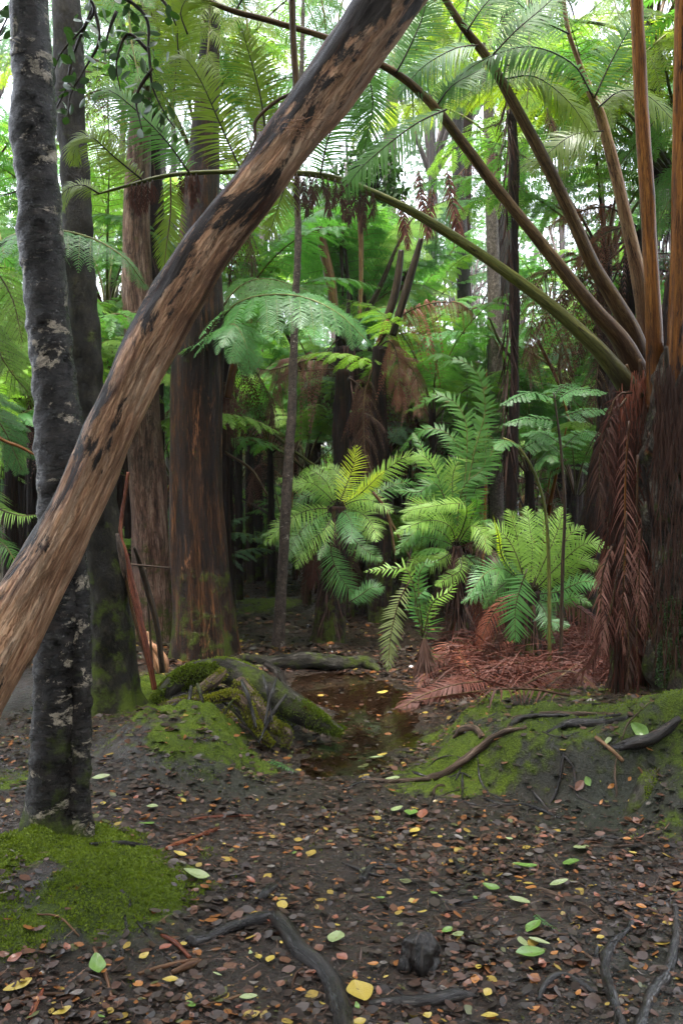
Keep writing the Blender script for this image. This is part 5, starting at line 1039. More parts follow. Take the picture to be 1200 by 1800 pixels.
ra_root([(282, 1243, 14, 6.05), (312, 1236, 18, 6.02), (338, 1230, 18, 6.0), (352, 1215, 20, 6.05), (378, 1196, 20, 6.15), (392, 1182, 16, 6.3)], 'root_dry', .15, True, 3)
ra_root([(330, 1232, 14, 5.95), (370, 1230, 15, 5.92), (405, 1222, 20, 5.9), (430, 1236, 22, 5.88), (442, 1262, 20, 5.85), (462, 1292, 15, 5.8), (478, 1308, 9, 5.8)], 'root_dry', .45, True, 4)
ra_root([(420, 1200, 30, 6.2), (452, 1240, 26, 6.05), (480, 1275, 24, 5.95), (505, 1290, 20, 5.85), (500, 1312, 10, 5.8)], mat='root_dry', mossy=.25, gold=True, seed=5)
ra_root([(300, 1236, 14, 6.1), (262, 1270, 14, 5.95), (242, 1310, 12, 5.75), (232, 1345, 12, 5.5), (214, 1380, 8, 5.3), (165, 1398, 5, 5.2)], 'root_moss', .1, False, 6)
ra_root([(290, 1225, 60, 6.55), (340, 1240, 74, 6.5), (400, 1250, 78, 6.45), (460, 1270, 60, 6.35), (520, 1290, 36, 6.2)], 'root', .12, False, 7, 'root_core')
rg7 = np.random.default_rng(17)
for q in range(9):
    x0, y0 = rg7.uniform(300, 520), rg7.uniform(1185, 1230); d0 = 6.05 - .0008 * (x0 - 300); w0 = rg7.uniform(4, 9); dx = rg7.uniform(-80, 80)
    ra_root([(x0, y0, w0 * .8, d0), (x0 + dx * .4, y0 + 25, w0, d0 - .12), (x0 + dx * .7, y0 + 52, w0 * .9, d0 - .15), (x0 + dx, y0 + 84, w0 * .5, d0 - .22)], ['root', 'root_moss', 'root'][q % 3], .0, False, 20 + q)
ra_root([(350, 1250, 24, 6.1), (375, 1290, 22, 6.0), (380, 1325, 14, 5.9)], 'root_dry', .05, False, 8)
ra_root([(400, 1250, 20, 6.1), (420, 1290, 22, 5.95), (445, 1318, 14, 5.85)], 'root_dry', .2, True, 9)
fl = root('fallen_log', 'half buried dark wet log lying across the far edge of the pool', [(425, 1160, 14), (470, 1168, 26), (530, 1176, 26), (590, 1176, 26), (640, 1170, 24), (668, 1182, 10)], 'root_moss', .6, cat='log', seed=3)
root('side_root', '', [(470, 1172, 16), (492, 1190, 14), (505, 1212, 9)], 'root', .5, parent=None, seed=4); tag(bpy.data.objects['side_root'], 'short dark root curling down from the fallen log to the pool', 'root')
root('driftwood', 'flat dark piece of wood lying on the far path beyond the sapling', [(540, 1102, 6), (580, 1098, 12), (612, 1098, 6)], 'root', .5, cat='wood', seed=4)
# foreground roots
root('foreground_root', 'thick wet black root bending across the foreground from the mossy mound', [(335, 1664, 26), (372, 1650, 20), (400, 1638, 22), (440, 1626, 24), (472, 1618, 28), (498, 1634, 30), (530, 1668, 32), (560, 1700, 34), (582, 1740, 38), (600, 1790, 40), (612, 1850, 42)], 'root', .62, seed=2, amp=.22)
root('buried_wood', 'split dark grey wood piece lying flat at the bottom right of the thick root', [(640, 1768, 10), (690, 1766, 26), (750, 1764, 24), (800, 1756, 26), (838, 1752, 8)], 'root', .1, cat='wood', seed=7, amp=.35)
root('forked_root', 'small arched grey root poking from the soil right of the bottom centre', [(945, 1762, 9), (958, 1735, 12), (985, 1716, 14), (1015, 1730, 14), (1045, 1750, 8)], 'root', .35, seed=8)
root('right_root', 'long twisted grey root running down the right foreground', [(1088, 1600, 7), (1110, 1628, 12), (1072, 1665, 18), (1062, 1700, 20), (1068, 1740, 20), (1092, 1790, 22), (1100, 1850, 22)], 'root', .3, seed=9)
root('corner_root', 'twisted brown grey root in the lower right corner of the scene', [(1186, 1598, 10), (1180, 1650, 14), (1176, 1700, 16), (1160, 1722, 24), (1140, 1755, 22), (1122, 1820, 24)], 'root', .3, seed=10)
root('thin_root', 'thin dark root parallel to the long twisted right root', [(1052, 1640, 5), (1048, 1680, 8), (1058, 1710, 9), (1062, 1745, 8)], 'root', .3, seed=12)
root('curved_root', 'short curved black root lying among orange leaves right of centre', [(796, 1512, 8), (812, 1530, 14), (835, 1546, 12), (868, 1548, 10), (895, 1562, 6)], 'root', .3, seed=13)
root('hooked_root', 'hooked dark root in the middle of the path left of the black stump', [(636, 1552, 14), (644, 1532, 16), (668, 1522, 12), (705, 1530, 9), (730, 1555, 5)], 'root', .3, seed=14)
root('looping_root', 'thin pale looping root on the path above the black stump', [(768, 1506, 4), (808, 1506, 8), (842, 1492, 8), (848, 1472, 6), (872, 1464, 4)], 'root_dry', .2, seed=15)
root('dark_twig_root', 'knobbly short black root end left of the centre of the path', [(452, 1585, 6), (468, 1572, 22), (486, 1555, 20), (494, 1540, 6)], 'root', .0, seed=16)
root('path_root', 'thin straight dark root lying across the left side of the path', [(158, 1484, 5), (210, 1486, 8), (260, 1488, 8), (298, 1484, 5)], 'root', .3, seed=17)
bs = thing('black_stump', 'small wet black root stump sticking up from the soil in the foreground', 'stump', gp(738, 1690))
g = Geo(); b = gp(738, 1694); r_ = 34 * b[1] / F; tube(g, [b - (0, 0, .03), b + (0, 0, .02), b + (.006, .01, .055), b + (.01, .02, .085), b + (.01, .025, .092)], [r_ * 1.0, r_ * .98, r_ * .95, r_ * .7, r_ * .2], 40, .006, .012, 28, 1, seed=2, lobes=3); g.build('stump_body', M['root'], bs)
g = Geo(); c = b + (-.055, -.045, .012); tube(g, [c - (0, 0, .04), c, c + (.0, .01, .025), c + (.0, .012, .032)], [.02, .024, .016, .003], 20, .005, .004, 40, seed=3); g.build('side_knob', M['root'], bs)
# the right bank and its roots
for q, (nm, lb, pts, mt, lf) in enumerate([
    ('bank_root', 'long brown root sweeping down the mossy right bank to the pool', [(640, 1372, 6), (700, 1376, 9), (770, 1368, 12), (812, 1346, 16), (836, 1322, 16), (870, 1298, 12), (900, 1286, 8), (925, 1282, 5)], 'root_dry', .5),
    ('bank_root', 'curved dark root bridging beside the pool on its right shore', [(796, 1300, 6), (812, 1290, 12), (836, 1288, 14), (846, 1298, 8)], 'root_dry', .8),
    ('bank_root', 'straight pale root running along the top edge of the mossy bank', [(890, 1284, 5), (905, 1264, 8), (960, 1258, 9), (1020, 1258, 9), (1080, 1256, 6)], 'root_dry', .5),
    ('bank_root', 'dark shredded root lying flat on top of the mossy bank', [(960, 1288, 6), (1000, 1274, 16), (1060, 1270, 16), (1105, 1262, 6)], 'root', .1),
    ('bank_root', 'small pale root curving over the left shoulder of the mossy bank', [(892, 1286, 4), (900, 1272, 9), (925, 1262, 9), (1000, 1258, 4)], 'root', .5),
    ('bank_root', 'dark flat root spreading towards the right edge on the bank', [(1060, 1318, 5), (1100, 1312, 18), (1150, 1300, 22), (1195, 1270, 14)], 'root', .2),
    ('bank_root', 'thin dark root at the foot of the shaded bank face', [(836, 1398, 4), (880, 1414, 7), (930, 1418, 7), (985, 1440, 4)], 'root', .3),
    ('bank_root', 'short root hanging straight down the shaded bank face', [(812, 1362, 3), (813, 1385, 5), (811, 1408, 3)], 'root', .8),
    ('bank_root', 'thin slanting root below the bank near the fallen round leaves', [(936, 1392, 4), (958, 1418, 6), (976, 1440, 4)], 'root', .3)]):
    root(nm, lb, pts, mt, lf, seed=30 + q)
er = thing('edge_root', 'heavy mossy root ending in a wet black curl at the right edge', 'root', at(1180, 1440, 4.6))
for q, (pts, mt, mo) in enumerate([([(1225, 1230, 60, 5.2), (1195, 1290, 80, 5.0), (1165, 1350, 62, 4.8), (1130, 1410, 44, 4.6), (1098, 1446, 20, 4.55)], 'root_moss', 1.3), ([(1215, 1375, 24, 4.5), (1202, 1405, 26, 4.45), (1185, 1435, 28, 4.42), (1158, 1456, 26, 4.4), (1128, 1466, 16, 4.4), (1105, 1468, 7, 4.42)], 'root', 0)]):
    P = at_list(pts); r = [p[2] / 2 * p[3] / F for p in pts]; g = Geo(); Ct, rr, T = tube(g, P, r, 26, .012, .15 * np.mean(r), .3 / np.mean(r), .4, seed=q + 3); g.build('root', M[mt], er)
    if mo:
        rg = np.random.default_rng(8); n = 9000; i = rg.integers(0, len(Ct), n); d = unit(rg.normal(0, 1, (n, 3)) + np.array([0, -.3, .6])); d = unit(d - T[i] * np.sum(d * T[i], 1, keepdims=True)); k = vnoise(Ct[i] * 8 + d) > -.2
        o = tufts(Ct[i][k] + d[k] * rr[i][k][:, None] * .96, d[k], (.006, .016), 4, 'moss_leaf', 'moss_cover', er); o['kind'] = 'stuff'
# roots of the old trees flaring over the ground on the left
for q, (pts, mt) in enumerate([][:0] and [([(230, 1190, 40), (262, 1225, 30), (280, 1262, 20)], 'trunk_moss'), ([(180, 1215, 40), (176, 1262, 34), (186, 1300, 16)], 'trunk_moss'), ([(215, 1200, 44), (228, 1270, 40), (222, 1320, 16)], 'trunk_moss')]):
    root('root_flare', '', pts, mt, .3, parent=tC, seed=q + 50)
# sticks behind the leaning log
def stick(name, label, pts, mat, cat='stick', seed=0, ns=10, group=None):
    P = at_list([(p[0], p[1], p[2], p[3]) for p in pts]); r = [p[2] / 2 * p[3] / F for p in pts]; g = Geo(); tube(g, P, r, ns, .02, .15 * np.mean(r), .3 / np.mean(r), .2, seed=seed)
    o = g.build(name, M[mat], None, origin=P[0]); return tag(o, label, cat, group)
stick('red_stalk', 'glossy dark red dead stalk leaning against the second trunk', [(272, 1212, 11, 6.1), (258, 1140, 12, 6.1), (240, 1060, 12, 6.15), (222, 980, 11, 6.2), (212, 930, 8, 6.25), (226, 830, 6, 6.3)], 'stick_red', seed=1)
stick('red_stalk', 'second thinner brown stalk crossing beside the glossy red one', [(262, 1170, 7, 6.3), (236, 1080, 9, 6.35), (222, 1000, 12, 6.35), (206, 930, 6, 6.4)], 'stipe_brown', seed=2)
stick('bent_stem', 'black bent stem arching left from the ground before the pinkish trunk', [(286, 1182, 11, 6.9), (276, 1100, 10, 6.9), (258, 1030, 11, 6.9), (244, 985, 9, 6.85), (236, 962, 5, 6.8)], 'stipe_dark', seed=3)
stick('thin_stick', 'thin straight dark stem standing between the two red and black stalks', [(268, 1175, 5, 7.2), (262, 1080, 4, 7.2), (256, 1000, 3, 7.2)], 'stipe_dark', seed=4)
stick('curled_bark', 'curled orange strip of peeled bark on the moss behind the stalks', [(250, 1128, 6, 7.4), (272, 1138, 14, 7.4), (288, 1160, 16, 7.4), (292, 1182, 8, 7.4)], 'bark_orange', 'bark', seed=5)
stick('curled_bark', 'smaller orange loop of peeled bark beside the curled strip', [(258, 1110, 6, 7.6), (266, 1135, 11, 7.6), (276, 1170, 12, 7.6), (280, 1185, 6, 7.6)], 'bark_orange', 'bark', seed=6)
# pale torn splinter catching the light
stick('silver_splinter', 'silvery wet splinter standing on the glossy red stalk', [(206, 938, 6, 6.1), (212, 965, 12, 6.08), (218, 1000, 11, 6.08), (221, 1020, 4, 6.1)], 'silver' if 'silver' in M else 'root_dry', seed=7)
stick('grey_branch', 'thin pale branch lying low across the gap before the pinkish trunk', [(208, 990, 3, 6.6), (250, 994, 4, 6.6), (300, 998, 2, 6.6)], 'root_dry', seed=8)
stick('left_stalk', 'curved orange fern stalk rising from the left edge behind the near trunk', [(-60, 720, 8, 6), (0, 770, 7, 6), (35, 785, 6, 6), (66, 802, 4, 6)], 'stipe_orange', seed=9)
rg = np.random.default_rng(55); q = 0
for (x0, y0, x1, y1, w_, Y, mt, lb) in [(655, 865, 695, 975, 5, 9.3, 'stipe_tan', 'pale dead stalk leaning down from the bright fern to the soil'), (640, 800, 725, 990, 5, 10.0, 'stipe_brown', 'brown dead stalk leaning behind the bright fern'),
    (455, 740, 600, 850, 5, 11, 'stipe_green', 'long thin yellow stalk slanting between sapling and bright fern'), (395, 795, 470, 870, 5, 9.5, 'stipe_brown', 'reddish stalk slanting right of the thick brown trunk'), (560, 400, 590, 560, 18, 11.5, 'stipe_brown', 'thick brown stalk standing high behind the pale sapling'),
    (632, 350, 632, 560, 9, 11.5, 'stipe_brown', 'upright brown stalk hanging in the centre gap'), (600, 390, 602, 520, 6, 12, 'stipe_dark', 'thin black upright stalk in the centre gap'), (690, 590, 740, 420, 14, 11, 'stipe_dark', 'thick black stalk slanting right out of the central fern'),
    (670, 590, 705, 440, 14, 11.2, 'stipe_dark', 'second black slanting stalk close to the central fern'), (400, 700, 440, 560, 14, 10, 'stipe_orange', 'orange brown stalk rising beside the thick brown trunk'), (470, 520, 545, 690, 7, 12, 'stipe_dark', 'dark stalk slanting behind the pale sapling'),
    (905, 640, 860, 560, 6, 11, 'stipe_green', 'yellow stalk slanting beside the speckled trunk'), (1000, 720, 985, 610, 6, 10.5, 'stipe_green', 'bright yellow upright stalk behind the lace fern'), (945, 600, 1000, 740, 6, 10.8, 'stipe_orange', 'orange stalk slanting behind the lace fern')]:
    q += 1; mx, my = (x0 + x1) / 2 + rg.normal(0, 6), (y0 + y1) / 2 + rg.normal(0, 6)
    stick('dead_stalk', lb, [(x0, y0, w_, Y), (mx, my, w_, Y), (x1, y1, w_ * .7, Y)], mt, 'stalk', q + 20, 8, 'dead fern stalks')

rg = np.random.default_rng(57); st_items = []
for q in range(64):
    Y = rg.uniform(10.2, 18); px = rg.uniform(400, 1110) if q % 4 else rg.uniform(-20, 300); X = at(px, 850, Y)[0]; z = hz(X, Y)
    if px < 560 and Y < 13: Y += 3
    ln = rg.uniform(1.2, 3.6); a_ = rg.normal(0, .38); b_ = rg.normal(0, .3); P = [np.array([X, Y, z]), np.array([X + ln * .5 * math.sin(a_), Y + ln * .5 * b_, z + ln * .5]), np.array([X + ln * (math.sin(a_) * 1.15 + rg.normal(0, .06)), Y + ln * b_, z + ln * math.cos(a_)])]
    mt, lk = [('stipe_green', 'yellow green'), ('stipe_brown', 'brown'), ('stipe_dark', 'black'), ('stipe_orange', 'orange brown'), ('stipe_dark', 'black')][q % 5]
    g = Geo(); tube(g, P, [rg.uniform(.012, .032)] * 2 + [.008], 8, .15, .002, 20, .2, seed=q); o = g.build('leaning_stalk', M[mt], None, origin=P[0]); tag(o, None, 'fern stalk', 'fern stalks standing in the undergrowth'); st_items.append((o, X, Y, lk))
label_all('stalk', st_items)
for q in range(52):
    Y = rg.uniform(2.9, 5.6); X = rg.uniform(.05, .36) * Y if q % 3 else rg.uniform(-.3, .3) * Y
    if pond_f(np.array(X), np.array(Y)) < .1: continue
    yaw = rg.uniform(0, 6.28); r0 = rg.uniform(.004, .010); P = []
    for k_ in range(7):
        P.append((X, Y, hz(X, Y) + r0 * rg.uniform(-.9, .7))); yaw += rg.normal(0, .45); X += .065 * math.cos(yaw); Y += .065 * math.sin(yaw)
    P = np.array(P); g = Geo(); tube(g, P, np.linspace(r0, r0 * .35, 7), 8, .012, r0 * .35, 60, .4, seed=q); px, py = to_px(P[3])
    zn = min(ZN, key=lambda z_: math.hypot(z_[0][0] - px, (z_[0][1] - py) * 1.5))[1]; c_ = ['dark', 'pale', 'dark'][q % 3]
    tag(g.build('thin_root', M[['root', 'root_dry', 'root'][q % 3]], None, origin=P[0]), f'thin {c_} winding root half buried {zn}', 'root', f'thin {c_} roots {zn}')

# fallen dead fronds beside the pool
def fallen(label, pts, half, bm='dead', seed=0, puw=.012, npin=64, name='dead_frond', droop=.28, lift=.03, keep=1):
    P = np.array([gp(p[0], p[1]) + np.array([0, 0, lift + (p[2] if len(p) > 2 else 0)]) for p in pts]); sg, bg_ = frond(P, r0=.008, r1=.002, t0=.04, npin=npin, lp=half * P[0][1] / F, kind='sword', n=(0, -.55, .85), droop=droop, prof='lance', seed=seed, ang=30, jit=.16, gap=.62, puw=puw, ns=6)
    s_ = sg.build(name, M['stipe_brown'], None, origin=P[0]); bg_.build('leaf_blade', M[bm], s_); tag(s_, label, 'dead frond', 'dead fronds heaped beside the pool'); return s_
for q, (lb, pts, half, bm) in enumerate([
    ('long red brown dead frond stretched along the front of the heap', [(1000, 1232), (930, 1232, .04), (850, 1238, .05), (770, 1242, .04), (700, 1244)], 30, 'dead'),
    ('dead frond trailing its tip into the pool water', [(860, 1215, .05), (800, 1225, .06), (740, 1238, .03), (700, 1255), (672, 1262, -.02)], 32, 'dead'),
    ('dead frond curving over the left top of the heap', [(920, 1200, .05), (860, 1175, .1), (800, 1170, .1), (758, 1185, .06), (735, 1215)], 34, 'dead'),
    ('arched dead frond rising highest at the left of the heap', [(840, 1215, .03), (810, 1180, .1), (800, 1160, .12), (775, 1165, .08), (745, 1200)], 30, 'dead_rust'),
    ('dead frond lying across the middle of the heap', [(1040, 1200, .05), (970, 1190, .1), (900, 1195, .1), (830, 1205, .08), (780, 1220, .03)], 34, 'dead'),
    ('dark dead frond buried at the back of the heap', [(1050, 1180, .05), (980, 1172, .08), (910, 1180, .08), (850, 1190, .06)], 32, 'dead_dark'),
    ('dead frond at the right end of the heap by the big fern foot', [(960, 1225, .03), (1010, 1200, .1), (1050, 1180, .12), (1085, 1172, .14)], 30, 'dead_pink'),
    ('dead frond fanning toward the big fern foot', [(900, 1235, .03), (960, 1215, .08), (1010, 1210, .08), (1050, 1225, .02)], 32, 'dead'),
    ('rusty dead frond half hidden under the broad fern', [(1010, 1165, .05), (960, 1150, .1), (900, 1155, .08), (860, 1170, .03)], 32, 'dead_rust')]):
    fallen(lb, pts, half * 1.2, bm, q, puw=.015)
# tangle of old dead leaves under the ferns
rg = np.random.default_rng(66)
g = Geo(); n = 5200; px = rg.uniform(790, 1110, n); Y = rg.uniform(7.3, 9.6, n); X = (px - 600) / F * Y; hh = rg.uniform(0, 1, n) ** 1.7 * .26
Q = np.stack([X, Y, height(X, Y) + hh], -1); E = unit(rg.normal(0, 1, (n, 3)) * np.array([1, .8, .45])); W = unit(np.cross(E, rg.normal(0, 1, (n, 3)))); blades(g, Q, E, W, rg.uniform(.06, .34, n), rg.uniform(.004, .012, n), np.cross(E, W), (.6, 1, .8, .2), .25, 0, .2)
tag(g.build('dead_fern_litter', M['dead']), 'tangled rust brown mat of old fern leaves under the ferns', 'leaf litter', None, 'stuff')

# ------------------------------------------------------------------ moss, litter, leaves
rg = np.random.default_rng(12)
n = 150000; X = np.concatenate([rg.uniform(-2.0, -.5, n // 2), rg.uniform(-2.2, 2.8, n // 2)]); Y = np.concatenate([rg.uniform(2.9, 4.6, n // 2), rg.uniform(3.2, 8.5, n // 2)])
ms = moss_amt(X, Y) + .35 * fbm(np.stack([X * 7, Y * 7, X * 0], -1), 3); k = (ms > .50 + rg.uniform(-.22, .22, len(X))) & (pond_f(X, Y) > .08); X, Y = X[k], Y[k]
P = np.stack([X, Y, height(X, Y) - .002], -1); mo = tufts(P, np.tile([0, -.1, 1.0], (len(P), 1)), (.006, .017), 3, wide=.5)
tag(mo, 'low green moss carpeting the mounds and banks', 'moss', None, 'stuff')
def oval(geo, P, yaw, L, W_, tilt, curl, rg):
    n = len(P); ax = np.stack([np.cos(yaw), np.sin(yaw), tilt], -1); ax = unit(ax); up = unit(np.stack([rg.normal(0, .36, n), rg.normal(0, .36, n), np.ones(n)], -1)); Wd = unit(np.cross(up, ax)); Nn = np.cross(ax, Wd)
    blades(geo, P - ax * (L / 2)[:, None], ax, Wd, L, W_, Nn, (.12, .72, 1, .8, .1), -.12 * curl, .10 * curl if False else 0, 0)
def scatter(n, x0, x1, y0, y1, Lr, asp, name, mat, label, lift=(.002, .012), mossmax=.6, seed=0, lnmode=0):
    rg = np.random.default_rng(seed); X = rg.uniform(x0, x1, n); Y = y0 + (y1 - y0) * rg.random(n) ** 1.35; k = (np.abs(X) < .42 * Y + .4)
    pf = pond_f(X, Y); k &= (moss_amt(X, Y) < mossmax + rg.uniform(-.3, .3, n)) ; k &= (slime_amt(X, Y) < rg.uniform(.2, 1.1, n)); dn = fbm(np.stack([X * 2.2, Y * 2.2, X * 0 + seed], -1), 2); k &= dn > rg.uniform(-1.1, .3, n)
    k &= (pf > 0) | (rg.random(n) < .3); X, Y, pf = X[k], Y[k], pf[k]; n = len(X); Z = height(X, Y) + rg.uniform(*lift, n); fl_ = (pf < 0) & (rg.random(n) < .35); Z = np.where(fl_, WATER_Z + .003, Z)
    L = Lr[0] + (Lr[1] - Lr[0]) * rg.random(n) ** 2.0; g = Geo(); oval(g, np.stack([X, Y, Z], -1), rg.uniform(0, 6.28, n), L, L * rg.uniform(*asp, n), rg.normal(0, .12, n) * (~fl_), rg.uniform(0, 1, n), rg)
    return tag(g.build(name, M[mat], smooth=False), label, 'leaf litter', None, 'stuff')
scatter(42000, -2.2, 2.4, 2.55, 8.8, (.015, .058), (.42, .8), 'leaf_litter', 'litter', 'brown fallen leaves covering the wet soil', seed=1)
scatter(60000, -2.0, 2.2, 2.55, 7.0, (.005, .014), (.3, .8), 'soil_crumbs', 'litter', 'small crumbs of bark and leaf on the wet soil', (.0, .006), seed=2)
scatter(9000, -1.9, 2.1, 2.55, 6.6, (.02, .09), (.03, .07), 'twig_litter', 'twig', 'fine twigs and fern leaflets strewn on the path', (.003, .012), seed=3)
scatter(30000, -4, 4, 8.0, 20, (.02, .09), (.4, .8), 'far_leaf_litter', 'litter', 'brown fallen leaves on the path beyond the pool', seed=4)

def leaf_mesh(L, asp, curl, fold, seed, hole=False):
    rg = np.random.default_rng(seed); nu, nv = 12, 7; u = np.linspace(0, 1, nu); v = np.linspace(-1, 1, nv); U, Vv = np.meshgrid(u, v, indexing='ij')
    wdt = np.sin(np.pi * np.clip(U * .96 + .02, 0, 1) ** 1.12) ** .7 * asp * L / 2; x = (U - .5) * L; y = Vv * wdt * (1 + .06 * np.sin(9 * U + seed)); z = fold * np.abs(Vv) * wdt + curl * L * ((U - .5) ** 2) * rg.choice([-.5, 1, 1.2]) + .01 * L * np.sin(7 * Vv + 5 * U + seed)
    Q = np.stack([x, y, z], -1).reshape(-1, 3); i, j = np.meshgrid(np.arange(nu - 1), np.arange(nv - 1), indexing='ij'); Fq = np.stack([i * nv + j, (i + 1) * nv + j, (i + 1) * nv + j + 1, i * nv + j + 1], -1).reshape(-1, 4)
    g = Geo(); g.add(Q, Fq, np.stack([Q[:, 0], Q[:, 1], Q[:, 2] * 0 + seed], -1)); tube(g, [(-L * .5, 0, .0), (-L * .62, .01 * L, .01 * L), (-L * .74, -.02 * L, .0)], [.0011, .0009, .0007], 5, .01); return g
LV = {}
for cn in LM:
    for q in range(5): LV[cn, q] = leaf_mesh(1.0, [.46, .62, .55, .7, .5][q], [.25, .35, .5, .15, .3][q], [.15, .3, .05, .25, .4][q], q + 1).data('leaf', LM[cn])
def rest(name, me, X, Y, L, yaw, rg, dz=0.0):
    o = bpy.data.objects.new(name, me); col.objects.link(o); e = .03; z = hz(X, Y); gx = (hz(X + e, Y) - z) / e; gy = (hz(X, Y + e) - z) / e
    if pond_f(np.array(X), np.array(Y)) < 0 and z < WATER_Z: z = WATER_Z; gx = gy = 0
    o.location = (X, Y, z + .007 + dz); nrm = Vector((-gx, -gy, 1)).normalized(); qn = Vector((0, 0, 1)).rotation_difference(nrm); e2 = qn.to_matrix().to_4x4()
    from mathutils import Euler
    o.rotation_euler = (qn @ Euler((rg.normal(0, .13), rg.normal(0, .13), yaw)).to_quaternion()).to_euler(); o.scale = (L, L, L); return o
SP = [(1020, 1497, 56, 'pale green', 55, 0, 'large pale green leaf with bitten edge lying by the mossy bank'), (1003, 1525, 44, 'green', 50, 1, 'chewed bright green leaf touching the large pale one'), (922, 1528, 46, 'green', -8, 0, 'narrow bright green leaf below the curved black root'),
    (982, 1560, 42, 'pale green', 12, 4, 'pale green narrow leaf right of the heap of orange leaves'), (912, 1592, 46, 'pale green', -25, 4, 'thin pale green leaf below the heap of orange leaves'), (862, 1566, 34, 'green', -15, 1, 'small green leaf beside the curved black root'),
    (937, 1636, 42, 'green', 25, 3, 'green leaf with orange blotch in the right foreground'), (930, 1684, 66, 'green', 12, 4, 'long glossy lime green leaf lowest of the right green ones'), (918, 1666, 34, 'pale green', 100, 0, 'pale green leaf just above the long lime one'), (946, 1664, 42, 'pale green', -6, 4, 'slim pale leaf pointing right above the long lime one'),
    (632, 1752, 62, 'yellow', -55, 3, 'large yellow brown leaf beside the lower end of the thick root'), (590, 1660, 44, 'pale green', 65, 1, 'speckled pale green leaf right of the thick root'), (344, 1546, 52, 'pale green', 4, 1, 'pale yellow green leaf lying left of the thick root'), (171, 1705, 44, 'green', -50, 1, 'upright green leaf at the lower left below the moss'),
    (32, 1742, 54, 'yellow', 15, 0, 'yellow leaf with red edge in the lower left corner'), (496, 1598, 24, 'yellow', 80, 3, 'small lime yellow round leaf above the bend of the thick root'), (805, 1650, 26, 'pale green', 120, 3, 'pale spotted round leaf right of the black stump'), (785, 1644, 26, 'green', 20, 1, 'dark green leaf tucked beside the black stump'), (1054, 1657, 17, 'yellow', 10, 3, 'bright yellow round leaf on bare soil near the right root'),
    (1068, 1310, 20, 'pale green', -20, 3, 'small pale green leaf on top of the mossy bank'), (1124, 1294, 36, 'green', -40, 1, 'green leaf on the bank near the right edge'), (722, 1434, 30, 'green', 70, 3, 'round green leaf in the middle of the path'), (742, 1436, 26, 'reddish brown', 70, 3, 'round brown leaf touching the round green one'), (697, 1430, 36, 'pale green', 40, 4, 'slender pale green leaf left of the round green one'),
    (728, 1467, 28, 'yellow', 30, 1, 'cream yellow crumpled leaf below the round green one'), (880, 1480, 24, 'orange', 20, 3, 'orange curled leaf on the path right of centre'), (672, 1230, 22, 'yellow', -5, 1, 'yellow leaf floating on the far part of the pool'), (672, 1334, 22, 'yellow', -15, 1, 'yellow leaf lying at the near shore of the pool'), (662, 1340, 28, 'pale green', 5, 4, 'pale leaf at the near shore of the pool'), (690, 1374, 28, 'pale green', -5, 1, 'pale leaf on the soil just below the pool'),
    (528, 1748, 20, 'orange', 0, 3, 'bright orange round leaf left of the thick root lower end'), (475, 1695, 22, 'yellow', 60, 3, 'yellow and orange leaf left of the thick root'), (300, 1730, 32, 'yellow', 0, 3, 'yellow leaf beside pale twigs at the lower left'), (436, 1762, 36, 'pale green', 10, 4, 'pale green leaf near the bottom left of the thick root'), (336, 1776, 30, 'green', -30, 0, 'torn green leaf at the bottom left'), (110, 1788, 36, 'yellow', 10, 1, 'yellow brown leaf at the bottom left edge'), (135, 1756, 26, 'grey', 10, 1, 'dull grey leaf at the lower left'),
    (316, 1507, 26, 'yellow', 0, 1, 'bright yellow green leaf near the near trunk mound'), (416, 1495, 16, 'orange', 20, 3, 'small orange yellow leaf left of the path centre'), (258, 1453, 32, 'green', 20, 0, 'dull green leaf on the path right of the near trunk'), (268, 1424, 22, 'pale green', 0, 3, 'pale round leaf below the mossy mound'), (322, 1413, 14, 'yellow', 60, 3, 'small yellow leaf below the mossy mound'), (178, 1373, 34, 'pale green', 5, 4, 'long pale leaf at the left side of the mossy mound'),
    (1018, 1390, 24, 'brown', 10, 3, 'round tan leaf at the foot of the bank'), (1033, 1382, 16, 'green', 80, 3, 'round olive leaf standing at the foot of the bank'), (560, 1716, 14, 'orange', 10, 3, 'small orange leaf close to the thick root'), (655, 1704, 22, 'orange', 5, 1, 'orange leaf in the centre foreground below the stump'), (856, 1753, 22, 'yellow', 40, 3, 'small yellow leaf right of the split dark wood'), (1188, 1560, 20, 'orange', 20, 3, 'round orange leaf at the right edge'), (840, 1707, 16, 'yellow', 70, 3, 'yellow round leaf below and right of the black stump'),
    (742, 1610, 20, 'yellow', 0, 1, 'bright yellow leaf above the black stump'), (762, 1576, 18, 'green', 50, 3, 'olive leaf on the path above the black stump'), (730, 1592, 16, 'orange', 10, 3, 'orange leaf above the black stump'), (928, 1560, 22, 'yellow', 0, 3, 'yellow leaf in the middle of the orange heap'), (910, 1550, 26, 'orange', 30, 1, 'largest orange leaf of the right hand heap'), (932, 1568, 24, 'orange', -20, 3, 'orange leaf at the lower side of the heap'),
    (630, 1808, 30, 'yellow', 10, 1, 'yellow leaf cut by the bottom edge'), (860, 1796, 34, 'yellow', 0, 3, 'yellow orange leaf at the bottom centre right edge')]
rg = np.random.default_rng(21)
for (px, py, ln, cn, ang, v, lb) in SP:
    p = gp(px, py); L = ln * .92 * p[1] / F
    asp = math.radians(ang); yaw = math.atan2(math.sin(asp) * 2.2, math.cos(asp)); L *= math.hypot(math.sin(asp) * 1.25, math.cos(asp))
    tag(rest('fallen_leaf', LV[cn, v], p[0], p[1], L, yaw, rg, .006), lb, 'leaf', 'fresh fallen leaves on the path')
nl = 0
